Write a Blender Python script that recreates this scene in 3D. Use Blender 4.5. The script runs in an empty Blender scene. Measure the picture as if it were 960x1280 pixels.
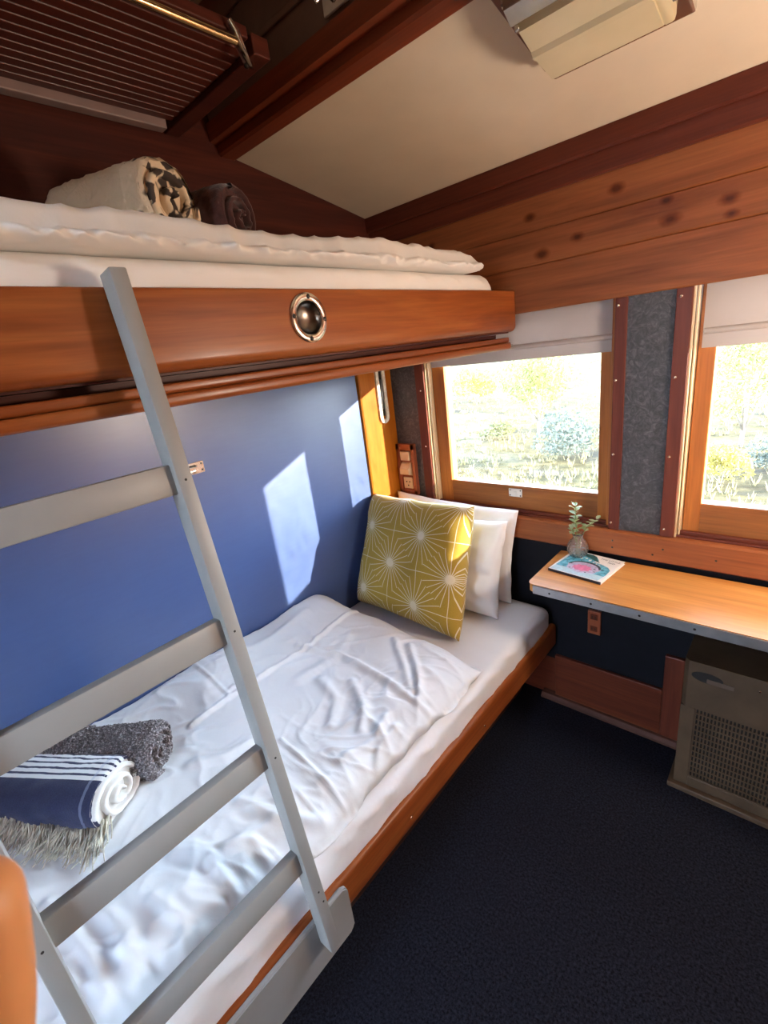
import bpy, bmesh, math, random
from math import sin, cos, pi, radians
from mathutils import Vector, Matrix, noise

random.seed(7)
scene = bpy.context.scene
COL = scene.collection
V = Vector

# ------------------------------------------------------------------ helpers
ORIGIN = {}


def link(o):
    COL.objects.link(o)
    return o


def tag(o, label=None, cat=None, group=None, kind=None):
    if label: o['label'] = label
    if cat: o['category'] = cat
    if group: o['group'] = group
    if kind: o['kind'] = kind
    return o


def thing(name, label=None, cat=None, loc=(0, 0, 0), group=None, kind=None):
    o = link(bpy.data.objects.new(name, None))
    o.empty_display_size = 0.05
    o.location = loc
    ORIGIN[o.name] = V(loc)
    return tag(o, label, cat, group, kind)


def obj(name, bm, mat, parent=None, smooth=False, loc=None, angle=None, label=None):
    """links bm (world coordinates) as one mesh object"""
    me = bpy.data.meshes.new(name)
    bmesh.ops.recalc_face_normals(bm, faces=bm.faces[:])
    bm.to_mesh(me)
    bm.free()
    mats = mat if isinstance(mat, (list, tuple)) else [mat]
    for m in mats: me.materials.append(m)
    org = ORIGIN[parent.name] if parent is not None else V(loc or (0, 0, 0))
    me.transform(Matrix.Translation(-org))
    o = link(bpy.data.objects.new(name, me))
    ORIGIN[o.name] = org
    if parent is not None: o.parent = parent
    else: o.location = org
    if smooth:
        for p in me.polygons: p.use_smooth = True
        if angle is not None:
            try:
                me.set_sharp_from_angle(angle=radians(angle))
            except Exception:
                pass
    if label: o['label'] = label
    return o


def struct(name, bm, mat, parent=None, smooth=False, angle=None):
    o = obj(name, bm, mat, parent, smooth, angle=angle)
    if parent is None: o['kind'] = 'structure'
    return o


def new(): return bmesh.new()


def merge(bm, t, M=None):
    if M is not None: bmesh.ops.transform(t, matrix=M, verts=t.verts[:])
    me = bpy.data.meshes.new('tmp')
    t.to_mesh(me); t.free()
    bm.from_mesh(me)
    bpy.data.meshes.remove(me)


def box(bm, lo, hi, b=0.0, seg=2, M=None, mi=0):
    t = bmesh.new()
    bmesh.ops.create_cube(t, size=1.0)
    s = [hi[i] - lo[i] for i in range(3)]
    c = [(hi[i] + lo[i]) / 2 for i in range(3)]
    for v in t.verts: v.co = V((v.co.x * s[0] + c[0], v.co.y * s[1] + c[1], v.co.z * s[2] + c[2]))
    if b > 0:
        bmesh.ops.bevel(t, geom=t.edges[:], offset=min(b, min(s) * 0.49), segments=seg, profile=0.5, affect='EDGES')
    for f in t.faces: f.material_index = mi
    merge(bm, t, M)
    return bm


def prism(bm, prof, axis, a0, a1, M=None):
    """closed 2D profile extruded along an axis (x: (y,z), y: (x,z), z: (x,y))"""
    t = bmesh.new()
    def P(p, a):
        if axis == 'x': return (a, p[0], p[1])
        if axis == 'y': return (p[0], a, p[1])
        return (p[0], p[1], a)
    A = [t.verts.new(P(p, a0)) for p in prof]
    B = [t.verts.new(P(p, a1)) for p in prof]
    n = len(prof)
    for i in range(n): t.faces.new((A[i], A[(i + 1) % n], B[(i + 1) % n], B[i]))
    t.faces.new(A); t.faces.new(B[::-1])
    merge(bm, t, M)
    return bm


def round_rect(x0, x1, z0, z1, r, seg=5):
    """rounded rectangle profile; r is a 4-list (bl, br, tr, tl) or a number"""
    r = [r] * 4 if not isinstance(r, (list, tuple)) else r
    out = []
    for (cx, cz, a0, rr) in ((x0 + r[0], z0 + r[0], pi, r[0]), (x1 - r[1], z0 + r[1], 1.5 * pi, r[1]),
                             (x1 - r[2], z1 - r[2], 0, r[2]), (x0 + r[3], z1 - r[3], .5 * pi, r[3])):
        if rr <= 0: out.append((cx, cz)); continue
        for k in range(seg + 1):
            a = a0 + k / seg * pi / 2
            out.append((cx + rr * cos(a), cz + rr * sin(a)))
    return out


def tube(bm, pts, r, seg=8, caps=True, flat=1.0):
    pts = [V(p) for p in pts]
    n = len(pts)
    rs = r if isinstance(r, (list, tuple)) else [r] * n
    rings = []
    up = None
    for i, p in enumerate(pts):
        d = (pts[min(i + 1, n - 1)] - pts[max(i - 1, 0)]).normalized()
        if up is None:
            up = V((0, 0, 1)) if abs(d.z) < .9 else V((1, 0, 0))
        s = d.cross(up).normalized()
        up = s.cross(d).normalized()
        rings.append([bm.verts.new(p + (s * cos(2 * pi * k / seg) + up * flat * sin(2 * pi * k / seg)) * rs[i]) for k in range(seg)])
    for a, b in zip(rings, rings[1:]):
        for k in range(seg): bm.faces.new((a[k], a[(k + 1) % seg], b[(k + 1) % seg], b[k]))
    if caps:
        bm.faces.new(rings[0][::-1]); bm.faces.new(rings[-1])
    return bm


def lathe(bm, prof, M=None, seg=24):
    t = bmesh.new()
    rings = []
    for (r, z) in prof:
        if r < 1e-6: rings.append([t.verts.new((0, 0, z))])
        else: rings.append([t.verts.new((r * cos(2 * pi * k / seg), r * sin(2 * pi * k / seg), z)) for k in range(seg)])
    for a, b in zip(rings, rings[1:]):
        for k in range(seg):
            k2 = (k + 1) % seg
            if len(a) == 1 and len(b) == 1: continue
            if len(a) == 1: t.faces.new((a[0], b[k], b[k2]))
            elif len(b) == 1: t.faces.new((a[k], a[k2], b[0]))
            else: t.faces.new((a[k], a[k2], b[k2], b[k]))
    merge(bm, t, M)
    return bm


def frame(c, zdir, xdir=None):
    """matrix whose z axis is zdir, at c"""
    z = V(zdir).normalized()
    x = V(xdir) if xdir is not None else (V((0, 0, 1)) if abs(z.z) < .9 else V((1, 0, 0)))
    x = (x - z * x.dot(z)).normalized()
    y = z.cross(x)
    M = Matrix((x, y, z)).transposed().to_4x4()
    return Matrix.Translation(V(c)) @ M


def screw_bm(c, n, r=.005):
    bm = new()
    lathe(bm, [(0, r * .45), (r * .6, r * .38), (r, 0), (r, -r * .3)], frame(c, n), 10)
    return bm


def smooth01(t):
    t = max(0.0, min(1.0, t))
    return t * t * (3 - 2 * t)


def n3(x, y, z=0.0): return noise.noise(V((x, y, z)))


# ------------------------------------------------------------------ materials
def nm(name):
    m = bpy.data.materials.new(name)
    m.use_nodes = True
    nt = m.node_tree
    nt.nodes.clear()
    out = nt.nodes.new('ShaderNodeOutputMaterial')
    p = nt.nodes.new('ShaderNodeBsdfPrincipled')
    nt.links.new(p.outputs[0], out.inputs[0])
    return m, nt, p, out


def N(nt, t, **kw):
    n = nt.nodes.new(t)
    for k, v in kw.items():
        if hasattr(n, k): setattr(n, k, v)
    return n


def setin(n, **kw):
    for k, v in kw.items(): n.inputs[k.replace('_', ' ')].default_value = v
    return n


def ramp(nt, stops):
    r = nt.nodes.new('ShaderNodeValToRGB')
    e = r.color_ramp.elements
    e[0].position, e[0].color = stops[0][0], (*stops[0][1], 1)
    e[1].position, e[1].color = stops[1][0], (*stops[1][1], 1)
    for s in stops[2:]:
        x = e.new(s[0]); x.color = (*s[1], 1)
    return r


def coords(nt, scale=(1, 1, 1), kind='Object', rot=(0, 0, 0)):
    tc = nt.nodes.new('ShaderNodeTexCoord')
    mp = nt.nodes.new('ShaderNodeMapping')
    mp.inputs['Scale'].default_value = scale
    mp.inputs['Rotation'].default_value = rot
    nt.links.new(tc.outputs[kind], mp.inputs['Vector'])
    return mp.outputs[0]


def noise_tex(nt, vec, scale, detail=4, rough=.55, dist=0.0):
    t = nt.nodes.new('ShaderNodeTexNoise')
    t.inputs['Scale'].default_value = scale
    t.inputs['Detail'].default_value = detail
    t.inputs['Roughness'].default_value = rough
    t.inputs['Distortion'].default_value = dist
    nt.links.new(vec, t.inputs['Vector'])
    return t.outputs['Fac']


def bump(nt, p, h, strength=.3, dist=.002):
    b = nt.nodes.new('ShaderNodeBump')
    b.inputs['Strength'].default_value = strength
    b.inputs['Distance'].default_value = dist
    nt.links.new(h, b.inputs['Height'])
    nt.links.new(b.outputs[0], p.inputs['Normal'])


def mixc(nt, fac, a, b, mode='MIX'):
    m = nt.nodes.new('ShaderNodeMix')
    m.data_type = 'RGBA'; m.blend_type = mode
    for s, v in ((0, fac), (6, a), (7, b)):
        if hasattr(v, 'links') or isinstance(v, bpy.types.NodeSocket): nt.links.new(v, m.inputs[s])
        else: m.inputs[s].default_value = v if s == 0 else (*v, 1)
    return m.outputs[2]


def mth(nt, op, a, b=None, c=None, clamp=False):
    m = nt.nodes.new('ShaderNodeMath')
    m.operation = op; m.use_clamp = clamp
    for i, v in enumerate((a, b, c)):
        if v is None: continue
        if isinstance(v, bpy.types.NodeSocket): nt.links.new(v, m.inputs[i])
        else: m.inputs[i].default_value = v
    return m.outputs[0]


def wood(name, dark, mid, light, axis=0, rough=.38, fine=.3, knots=None, spec=.5, coat=0.0, wear=None):
    m, nt, p, out = nm(name)
    sc = [16.0, 16.0, 16.0]; sc[axis] = 1.3
    sf = [120.0, 120.0, 120.0]; sf[axis] = 4.0
    g = noise_tex(nt, coords(nt, sc), 1.0, 5, .6, .7)
    r = ramp(nt, [(.28, dark), (.72, light), (.5, mid)])
    nt.links.new(g, r.inputs[0])
    f = noise_tex(nt, coords(nt, sf), 1.0, 3, .6)
    fr = ramp(nt, [(.25, (1 - fine,) * 3), (.7, (1.0,) * 3)])
    nt.links.new(f, fr.inputs[0])
    c = mixc(nt, 1.0, r.outputs[0], fr.outputs[0], 'MULTIPLY')
    if knots:
        tc = coords(nt, (.62, 0, 1))
        nz = noise_tex(nt, coords(nt), 30, 2)
        d = None
        for (kx, kz, kr) in knots:
            kr *= .62
            vd = nt.nodes.new('ShaderNodeVectorMath'); vd.operation = 'DISTANCE'
            nt.links.new(tc, vd.inputs[0]); vd.inputs[1].default_value = (kx * .62, 0, kz)
            dd = mth(nt, 'DIVIDE', vd.outputs['Value'], kr)
            d = dd if d is None else mth(nt, 'MINIMUM', d, dd)
        d = mth(nt, 'ADD', d, mth(nt, 'MULTIPLY', mth(nt, 'SUBTRACT', nz, .5), .5))
        kr = ramp(nt, [(.25, (.30, .17, .10)), (1.0, (1, 1, 1)), (.6, (.66, .50, .38))])
        nt.links.new(d, kr.inputs[0])
        c = mixc(nt, 1.0, c, kr.outputs[0], 'MULTIPLY')
    nt.links.new(c, p.inputs['Base Color'])
    p.inputs['Roughness'].default_value = rough
    p.inputs['Specular IOR Level'].default_value = spec
    p.inputs['Coat Weight'].default_value = coat
    p.inputs['Coat Roughness'].default_value = .15
    bump(nt, p, f, .12, .0006)
    return m


def plain(name, col, rough=.5, metal=0.0, var=.08, nscale=18.0, bmp=.05, bscale=180.0, spec=.5, sheen=0.0):
    m, nt, p, out = nm(name)
    v = coords(nt)
    g = noise_tex(nt, v, nscale, 4)
    lo = tuple(c * (1 - var) for c in col); hi = tuple(min(1, c * (1 + var)) for c in col)
    r = ramp(nt, [(.3, lo), (.7, hi)])
    nt.links.new(g, r.inputs[0])
    nt.links.new(r.outputs[0], p.inputs['Base Color'])
    p.inputs['Roughness'].default_value = rough
    p.inputs['Metallic'].default_value = metal
    p.inputs['Specular IOR Level'].default_value = spec
    if sheen: p.inputs['Sheen Weight'].default_value = sheen
    if bmp: bump(nt, p, noise_tex(nt, v, bscale, 3), bmp, .001)
    return m


def cloth(name, col, weave=900.0, rough=.85, strength=.25, wr=14.0, wstr=.35, translucent=0.0):
    m, nt, p, out = nm(name)
    v = coords(nt)
    g = noise_tex(nt, v, 6.0, 3)
    lo = tuple(c * .95 for c in col)
    r = ramp(nt, [(.3, lo), (.7, col)])
    nt.links.new(g, r.inputs[0])
    nt.links.new(r.outputs[0], p.inputs['Base Color'])
    p.inputs['Roughness'].default_value = rough
    p.inputs['Specular IOR Level'].default_value = .2
    p.inputs['Sheen Weight'].default_value = .15
    w = noise_tex(nt, v, weave, 2)
    big = noise_tex(nt, v, wr, 5, .5, 1.2)
    h = mth(nt, 'ADD', mth(nt, 'MULTIPLY', w, .06), mth(nt, 'MULTIPLY', big, wstr))
    bump(nt, p, h, strength, .01)
    if translucent > 0:
        t = nt.nodes.new('ShaderNodeBsdfTranslucent')
        nt.links.new(r.outputs[0], t.inputs[0])
        mx = nt.nodes.new('ShaderNodeMixShader'); mx.inputs[0].default_value = translucent
        nt.links.new(p.outputs[0], mx.inputs[1]); nt.links.new(t.outputs[0], mx.inputs[2])
        nt.links.new(mx.outputs[0], out.inputs[0])
    return m


def glass_pane(name):
    m, nt, p, out = nm(name)
    nt.nodes.remove(p)
    t = nt.nodes.new('ShaderNodeBsdfTransparent'); t.inputs[0].default_value = (.96, .97, .96, 1)
    g = nt.nodes.new('ShaderNodeBsdfGlossy'); g.inputs['Roughness'].default_value = .02
    f = nt.nodes.new('ShaderNodeFresnel'); f.inputs[0].default_value = 1.45
    n = noise_tex(nt, coords(nt), 30, 3)
    fac = mth(nt, 'MULTIPLY', f.outputs[0], mth(nt, 'ADD', mth(nt, 'MULTIPLY', n, .2), .7))
    mx = nt.nodes.new('ShaderNodeMixShader')
    nt.links.new(fac, mx.inputs[0]); nt.links.new(t.outputs[0], mx.inputs[1]); nt.links.new(g.outputs[0], mx.inputs[2])
    nt.links.new(mx.outputs[0], out.inputs[0])
    return m


M = {}
KN = [(.961, 1.906, .030), (1.106, 1.793, .034), (1.093, 1.842, .022), (1.239, 1.807, .030), (1.247, 1.771, .024),
      (.852, 1.807, .026), (.738, 1.782, .034), (.697, 1.898, .026), (1.52, 1.90, .03), (1.63, 1.80, .03), (.42, 1.80, .03), (.30, 1.90, .028)]
M['plank'] = wood('knotty_pine', (.17, .048, .018), (.27, .085, .028), (.36, .125, .045), 0, .45, .25, KN, spec=.22)
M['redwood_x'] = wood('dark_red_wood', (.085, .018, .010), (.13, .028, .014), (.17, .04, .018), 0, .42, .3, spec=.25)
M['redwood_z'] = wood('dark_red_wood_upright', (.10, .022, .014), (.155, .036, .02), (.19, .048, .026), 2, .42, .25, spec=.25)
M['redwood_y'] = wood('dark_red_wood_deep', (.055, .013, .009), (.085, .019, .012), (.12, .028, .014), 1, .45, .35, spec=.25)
M['rail'] = wood('varnished_bunk_rail', (.19, .045, .012), (.30, .078, .018), (.40, .125, .03), 1, .36, .28, coat=.05, spec=.28)
M['sill'] = wood('varnished_sill', (.22, .06, .022), (.33, .10, .033), (.42, .14, .05), 0, .4, .25, spec=.28)
M['sash_x'] = wood('oak_sash_across', (.22, .075, .022), (.33, .12, .034), (.46, .17, .04), 0, .42, .3, spec=.28)
M['sash_z'] = wood('oak_sash_upright', (.32, .10, .022), (.45, .15, .03), (.58, .20, .036), 2, .42, .3, spec=.28)
M['board'] = wood('yellow_oak_board', (.34, .090, .005), (.40, .115, .006), (.45, .14, .008), 2, .5, .18, spec=.2)
M['desk'] = wood('orange_desk_veneer', (.48, .19, .045), (.64, .28, .07), (.74, .36, .10), 0, .38, .18, coat=.1)
M['channel'] = wood('pale_channel_strip', (.55, .38, .2), (.68, .5, .3), (.75, .6, .4), 2, .45, .15)
M['slat'] = wood('dark_slat', (.075, .015, .009), (.11, .020, .011), (.14, .028, .014), 1, .4, .3)
M['lacquer'] = wood('lamp_base_wood', (.10, .03, .012), (.16, .05, .02), (.2, .07, .03), 1, .35, .3)
M['cream'] = plain('cream_ceiling', (.66, .56, .42), .7, var=.05, nscale=5, bmp=.1, bscale=260)
M['header'] = plain('mauve_brown_panel', (.16, .095, .08), .55, var=.1)
M['blue'] = None
M['ladder'] = plain('grey_ladder_paint', (.285, .29, .285), .45, var=.05, nscale=9, bmp=.06, bscale=60)
M['sheet'] = cloth('white_sheet', (.80, .82, .86), wr=10, wstr=.35)
M['duvet'] = cloth('white_duvet', (.74, .765, .79), wr=34, wstr=.16, strength=.3)
M['upper_linen'] = cloth('white_upper_linen', (.80, .78, .74), wr=12, wstr=.5)
M['pillow'] = cloth('white_pillowcase', (.84, .84, .84), wr=13, wstr=.3)
M['blind'] = cloth('roller_blind_cloth', (.52, .46, .43), weave=500, wr=3, wstr=.05, translucent=.18)
M['chrome'] = plain('worn_chrome', (.72, .69, .64), .22, 1.0, .1, 25, .05, 90)
M['zinc'] = plain('zinc_plate', (.66, .64, .62), .45, .35, .1, 30, .05, 90)
M['brass'] = plain('polished_brass', (.85, .66, .36), .2, 1.0, .06, 20, .02)
M['steel'] = plain('dull_steel', (.42, .44, .47), .42, 1.0, .12, 20, .06)
M['darkmetal'] = plain('dark_recess', (.05, .045, .04), .35, .8, .2)
M['black'] = plain('black_gap', (.012, .011, .011), .7)
M['screw'] = plain('screw_head', (.75, .68, .6), .25, 1.0)
M['latch'] = plain('chipped_cream_paint', (.72, .66, .55), .4, var=.25, nscale=60, bmp=.3, bscale=120)
M['ivory'] = plain('ivory_plastic', (.62, .44, .28), .4, var=.06)
M['lampcover'] = None
M['heater'] = plain('brown_beige_enamel', (.095, .060, .034), .5, var=.25, nscale=10, bmp=.08)
M['socketwood'] = wood('socket_wood', (.22, .05, .022), (.30, .075, .03), (.36, .10, .04), 2, .38, .25)
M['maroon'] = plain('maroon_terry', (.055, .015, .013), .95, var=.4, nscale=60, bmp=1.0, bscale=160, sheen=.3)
M['cover_white'] = plain('book_paper', (.85, .83, .8), .6, var=.02)
M['spine'] = plain('book_spine_black', (.02, .02, .03), .5)


def blue_paint():
    m, nt, p, out = nm('blue_panel_paint')
    v = coords(nt)
    g = noise_tex(nt, v, 2.5, 5, .6, .4)
    s = noise_tex(nt, coords(nt, (1, 5, 40)), 2.0, 4)
    r = ramp(nt, [(.3, (.028, .064, .20)), (.7, (.044, .086, .235))])
    nt.links.new(mth(nt, 'ADD', mth(nt, 'MULTIPLY', g, .7), mth(nt, 'MULTIPLY', s, .3)), r.inputs[0])
    nt.links.new(r.outputs[0], p.inputs['Base Color'])
    rr = mth(nt, 'ADD', mth(nt, 'MULTIPLY', g, .12), .27)
    nt.links.new(rr, p.inputs['Roughness'])
    p.inputs['Specular IOR Level'].default_value = .7
    p.inputs['Coat Weight'].default_value = .6
    p.inputs['Coat Roughness'].default_value = .42
    p.inputs['Coat IOR'].default_value = 1.65
    bump(nt, p, noise_tex(nt, v, 90, 3), .05, .001)
    return m


M['blue'] = blue_paint()


def lamp_plastic():
    m, nt, p, out = nm('aged_lamp_plastic')
    g = noise_tex(nt, coords(nt), 7, 3)
    r = ramp(nt, [(.3, (.52, .45, .28)), (.7, (.60, .52, .34))])
    nt.links.new(g, r.inputs[0]); nt.links.new(r.outputs[0], p.inputs['Base Color'])
    p.inputs['Roughness'].default_value = .3
    p.inputs['Subsurface Weight'].default_value = .1
    p.inputs['Subsurface Radius'].default_value = (.02, .015, .01)
    return m


M['lampcover'] = lamp_plastic()


def carpet():
    m, nt, p, out = nm('navy_carpet')
    v = coords(nt)
    g = noise_tex(nt, v, 150, 5, .75)
    b = noise_tex(nt, v, 3, 3)
    r = ramp(nt, [(.38, (.0022, .0026, .005)), (.68, (.034, .038, .060))])
    nt.links.new(g, r.inputs[0])
    c = mixc(nt, mth(nt, 'MULTIPLY', b, .5), r.outputs[0], (.011, .011, .017))
    nt.links.new(c, p.inputs['Base Color'])
    p.inputs['Roughness'].default_value = 1.0
    p.inputs['Specular IOR Level'].default_value = .1
    bump(nt, p, g, .8, .004)
    return m


M['carpet'] = carpet()


def damask():
    m, nt, p, out = nm('embossed_grey_panel')
    v = coords(nt)
    a = noise_tex(nt, v, 38, 5, .65, 2.2)
    b = noise_tex(nt, v, 130, 3, .6)
    r = ramp(nt, [(.38, (.035, .033, .038)), (.68, (.115, .11, .115)), (.52, (.058, .055, .06))])
    nt.links.new(a, r.inputs[0])
    nt.links.new(r.outputs[0], p.inputs['Base Color'])
    p.inputs['Roughness'].default_value = .45
    bump(nt, p, mth(nt, 'ADD', a, mth(nt, 'MULTIPLY', b, .3)), .5, .003)
    return m


M['damask'] = damask()


def fuzzy(name, dark, light, sc=150.0):
    m, nt, p, out = nm(name)
    v = coords(nt)
    vo = nt.nodes.new('ShaderNodeTexVoronoi'); vo.inputs['Scale'].default_value = sc
    nt.links.new(v, vo.inputs['Vector'])
    g = noise_tex(nt, v, sc * .8, 4, .7)
    h = mth(nt, 'ADD', mth(nt, 'MULTIPLY', vo.outputs['Distance'], -.8), g)
    r = ramp(nt, [(.05, dark), (.5, light)])
    nt.links.new(h, r.inputs[0]); nt.links.new(r.outputs[0], p.inputs['Base Color'])
    p.inputs['Roughness'].default_value = 1.0
    p.inputs['Sheen Weight'].default_value = .3
    p.inputs['Specular IOR Level'].default_value = .1
    bump(nt, p, h, 1.0, .006)
    return m


M['sherpa'] = fuzzy('grey_sherpa', (.13, .12, .13), (.58, .54, .57), 190.0)
M['fringe'] = plain('cream_fringe_yarn', (.55, .52, .43), .9, var=.45, nscale=55)
M['endcloth'] = cloth('white_woven_end', (.78, .78, .76), weave=500, wr=40, wstr=.2)


def uvmat(name):
    m, nt, p, out = nm(name)
    tc = nt.nodes.new('ShaderNodeTexCoord')
    sp = nt.nodes.new('ShaderNodeSeparateXYZ')
    nt.links.new(tc.outputs['UV'], sp.inputs[0])
    return m, nt, p, sp.outputs[0], sp.outputs[1]


def striped_throw():
    """u runs along the roll, v once around it"""
    m, nt, p, u, v = uvmat('navy_white_striped_weave')
    k = mth(nt, 'MULTIPLY', mth(nt, 'SUBTRACT', v, .155), 1 / .155)      # 0..1 over the white band
    inside = mth(nt, 'MULTIPLY', mth(nt, 'GREATER_THAN', k, 0), mth(nt, 'LESS_THAN', k, 1))
    fr = mth(nt, 'FRACT', mth(nt, 'MULTIPLY', k, 4.999))
    line = mth(nt, 'GREATER_THAN', fr, .64)
    white = mth(nt, 'MULTIPLY', inside, mth(nt, 'SUBTRACT', 1.0, line))
    wv = noise_tex(nt, coords(nt, (1, 1, 1)), 400, 2)
    navy = ramp(nt, [(.3, (.010, .016, .055)), (.7, (.022, .032, .095))])
    nt.links.new(wv, navy.inputs[0])
    c = mixc(nt, white, navy.outputs[0], (.76, .78, .80))
    edge = mth(nt, 'MULTIPLY', mth(nt, 'GREATER_THAN', u, .905), mth(nt, 'LESS_THAN', u, .925))
    c = mixc(nt, mth(nt, 'MULTIPLY', edge, .35), c, (.35, .42, .6))
    nt.links.new(c, p.inputs['Base Color'])
    p.inputs['Roughness'].default_value = .85
    p.inputs['Sheen Weight'].default_value = .2
    bump(nt, p, wv, .3, .002)
    return m


M['throw'] = striped_throw()


def spotted_roll():
    m, nt, p, u, v = uvmat('cream_roll_with_dark_print')
    n = noise_tex(nt, coords(nt), 22, 2, .4, .6)
    r = ramp(nt, [(.54, (.66, .52, .36)), (.60, (.045, .03, .025))])
    nt.links.new(n, r.inputs[0])
    near = mth(nt, 'GREATER_THAN', u, .82)
    c = mixc(nt, near, (.60, .46, .31), r.outputs[0])
    nt.links.new(c, p.inputs['Base Color'])
    p.inputs['Roughness'].default_value = .80
    bump(nt, p, noise_tex(nt, coords(nt), 120, 3), .6, .004)
    return m


M['print'] = spotted_roll()


def print_end():
    m, nt, p, out = nm('dark_and_cream_folds')
    n = noise_tex(nt, coords(nt), 34, 2, .4, .8)
    r = ramp(nt, [(.47, (.05, .035, .028)), (.54, (.72, .58, .40))])
    nt.links.new(n, r.inputs[0]); nt.links.new(r.outputs[0], p.inputs['Base Color'])
    p.inputs['Roughness'].default_value = .95
    return m


M['print_end'] = print_end()


def sunburst():
    m, nt, p, u, v = uvmat('mustard_sunburst_print')
    a, b = .30, .28
    best = None
    for (ox, oy) in ((.065, .06), (.065 + a / 2, .06 + b / 2)):
        lx = mth(nt, 'SUBTRACT', mth(nt, 'FLOORED_MODULO', mth(nt, 'ADD', u, ox), a), a / 2)
        ly = mth(nt, 'SUBTRACT', mth(nt, 'FLOORED_MODULO', mth(nt, 'ADD', v, oy), b), b / 2)
        r = mth(nt, 'SQRT', mth(nt, 'ADD', mth(nt, 'MULTIPLY', lx, lx), mth(nt, 'MULTIPLY', ly, ly)))
        # diamond metric decides which burst owns the point
        d = mth(nt, 'ADD', mth(nt, 'ABSOLUTE', mth(nt, 'DIVIDE', lx, a)), mth(nt, 'ABSOLUTE', mth(nt, 'DIVIDE', ly, b)))
        ang = mth(nt, 'ARCTAN2', ly, lx)
        s = mth(nt, 'ABSOLUTE', mth(nt, 'SINE', mth(nt, 'MULTIPLY', ang, 12.0)))
        dist = mth(nt, 'MULTIPLY', mth(nt, 'MULTIPLY', r, s), 1 / 12.0)
        line = mth(nt, 'LESS_THAN', dist, .00135)
        if best is None: best = (d, line, r)
        else:
            use = mth(nt, 'LESS_THAN', d, best[0])
            inv = mth(nt, 'SUBTRACT', 1.0, use)
            ln = mth(nt, 'ADD', mth(nt, 'MULTIPLY', use, line), mth(nt, 'MULTIPLY', inv, best[1]))
            best = (None, ln, None)
    g = noise_tex(nt, coords(nt), 300, 3)
    base = ramp(nt, [(.3, (.37, .235, .020)), (.7, (.43, .28, .030))])
    nt.links.new(g, base.inputs[0])
    c = mixc(nt, mth(nt, 'MULTIPLY', best[1], .85), base.outputs[0], (.78, .70, .52))
    nt.links.new(c, p.inputs['Base Color'])
    p.inputs['Roughness'].default_value = .85
    p.inputs['Sheen Weight'].default_value = .15
    big = noise_tex(nt, coords(nt), 12, 4, .5, .8)
    bump(nt, p, mth(nt, 'ADD', mth(nt, 'MULTIPLY', g, .1), mth(nt, 'MULTIPLY', big, .35)), .25, .01)
    return m


M['mustard'] = sunburst()


def glass_solid():
    m, nt, p, out = nm('clear_vase_glass')
    p.inputs['Base Color'].default_value = (1.0, .98, .95, 1)
    p.inputs['Transmission Weight'].default_value = .95
    n = noise_tex(nt, coords(nt), 60, 2)
    nt.links.new(mth(nt, 'MULTIPLY', n, .05), p.inputs['Roughness'])
    p.inputs['IOR'].default_value = 1.45
    bump(nt, p, noise_tex(nt, coords(nt), 130, 2), .8, .005)
    return m


M['vase'] = glass_solid()


def leafmat(name, c1, c2, trans=.35, sc=20):
    m, nt, p, out = nm(name)
    g = noise_tex(nt, coords(nt), sc, 3)
    r = ramp(nt, [(.3, c1), (.7, c2)])
    nt.links.new(g, r.inputs[0]); nt.links.new(r.outputs[0], p.inputs['Base Color'])
    p.inputs['Roughness'].default_value = .55
    t = nt.nodes.new('ShaderNodeBsdfTranslucent'); nt.links.new(r.outputs[0], t.inputs[0])
    mx = nt.nodes.new('ShaderNodeMixShader'); mx.inputs[0].default_value = trans
    nt.links.new(p.outputs[0], mx.inputs[1]); nt.links.new(t.outputs[0], mx.inputs[2])
    nt.links.new(mx.outputs[0], out.inputs[0])
    return m


M['sprig'] = leafmat('sprig_leaf', (.20, .32, .09), (.55, .60, .36))
M['stem'] = plain('sprig_stem', (.16, .22, .06), .6)
M['leaf_lime'] = leafmat('lime_leaves', (.10, .11, .03), (.18, .18, .055), .4, 3)
M['leaf_grey'] = leafmat('grey_green_leaves', (.06, .072, .055), (.12, .13, .10), .3, 3)
M['leaf_yellow'] = leafmat('yellow_leaves', (.20, .165, .03), (.28, .23, .055), .4, 3)
M['leaf_olive'] = leafmat('olive_leaves', (.08, .08, .03), (.15, .14, .06), .3, 3)
M['bark'] = plain('grey_bark', (.18, .15, .12), .9, var=.3, nscale=30, bmp=.6)
M['grass'] = leafmat('dry_grass', (.14, .115, .055), (.21, .18, .09), .3, 2)


def ground_mat():
    m, nt, p, out = nm('dry_veld')
    a = noise_tex(nt, coords(nt, (.35, 1.0, 1)), .6, 6, .6, .6)
    b = noise_tex(nt, coords(nt), 5, 6, .7, .3)
    r = ramp(nt, [(.36, (.050, .045, .034)), (.64, (.125, .10, .060)), (.5, (.095, .076, .034))])
    nt.links.new(a, r.inputs[0])
    r2 = ramp(nt, [(.35, (.45, .45, .45)), (.62, (1, 1, 1))])
    nt.links.new(b, r2.inputs[0])
    nt.links.new(mixc(nt, 1.0, r.outputs[0], r2.outputs[0], 'MULTIPLY'), p.inputs['Base Color'])
    p.inputs['Roughness'].default_value = 1.0
    p.inputs['Specular IOR Level'].default_value = .05
    return m


M['ground'] = ground_mat()


def skin_mat():
    m, nt, p, out = nm('tanned_skin')
    g = noise_tex(nt, coords(nt), 60, 3)
    r = ramp(nt, [(.3, (.60, .27, .11)), (.7, (.66, .31, .13))])
    nt.links.new(g, r.inputs[0]); nt.links.new(r.outputs[0], p.inputs['Base Color'])
    p.inputs['Roughness'].default_value = .5
    p.inputs['Subsurface Weight'].default_value = .2
    p.inputs['Subsurface Radius'].default_value = (.008, .003, .0015)
    return m


M['skin'] = skin_mat()
M['nail'] = plain('finger_nail', (.55, .30, .2), .3, var=.03)


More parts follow.
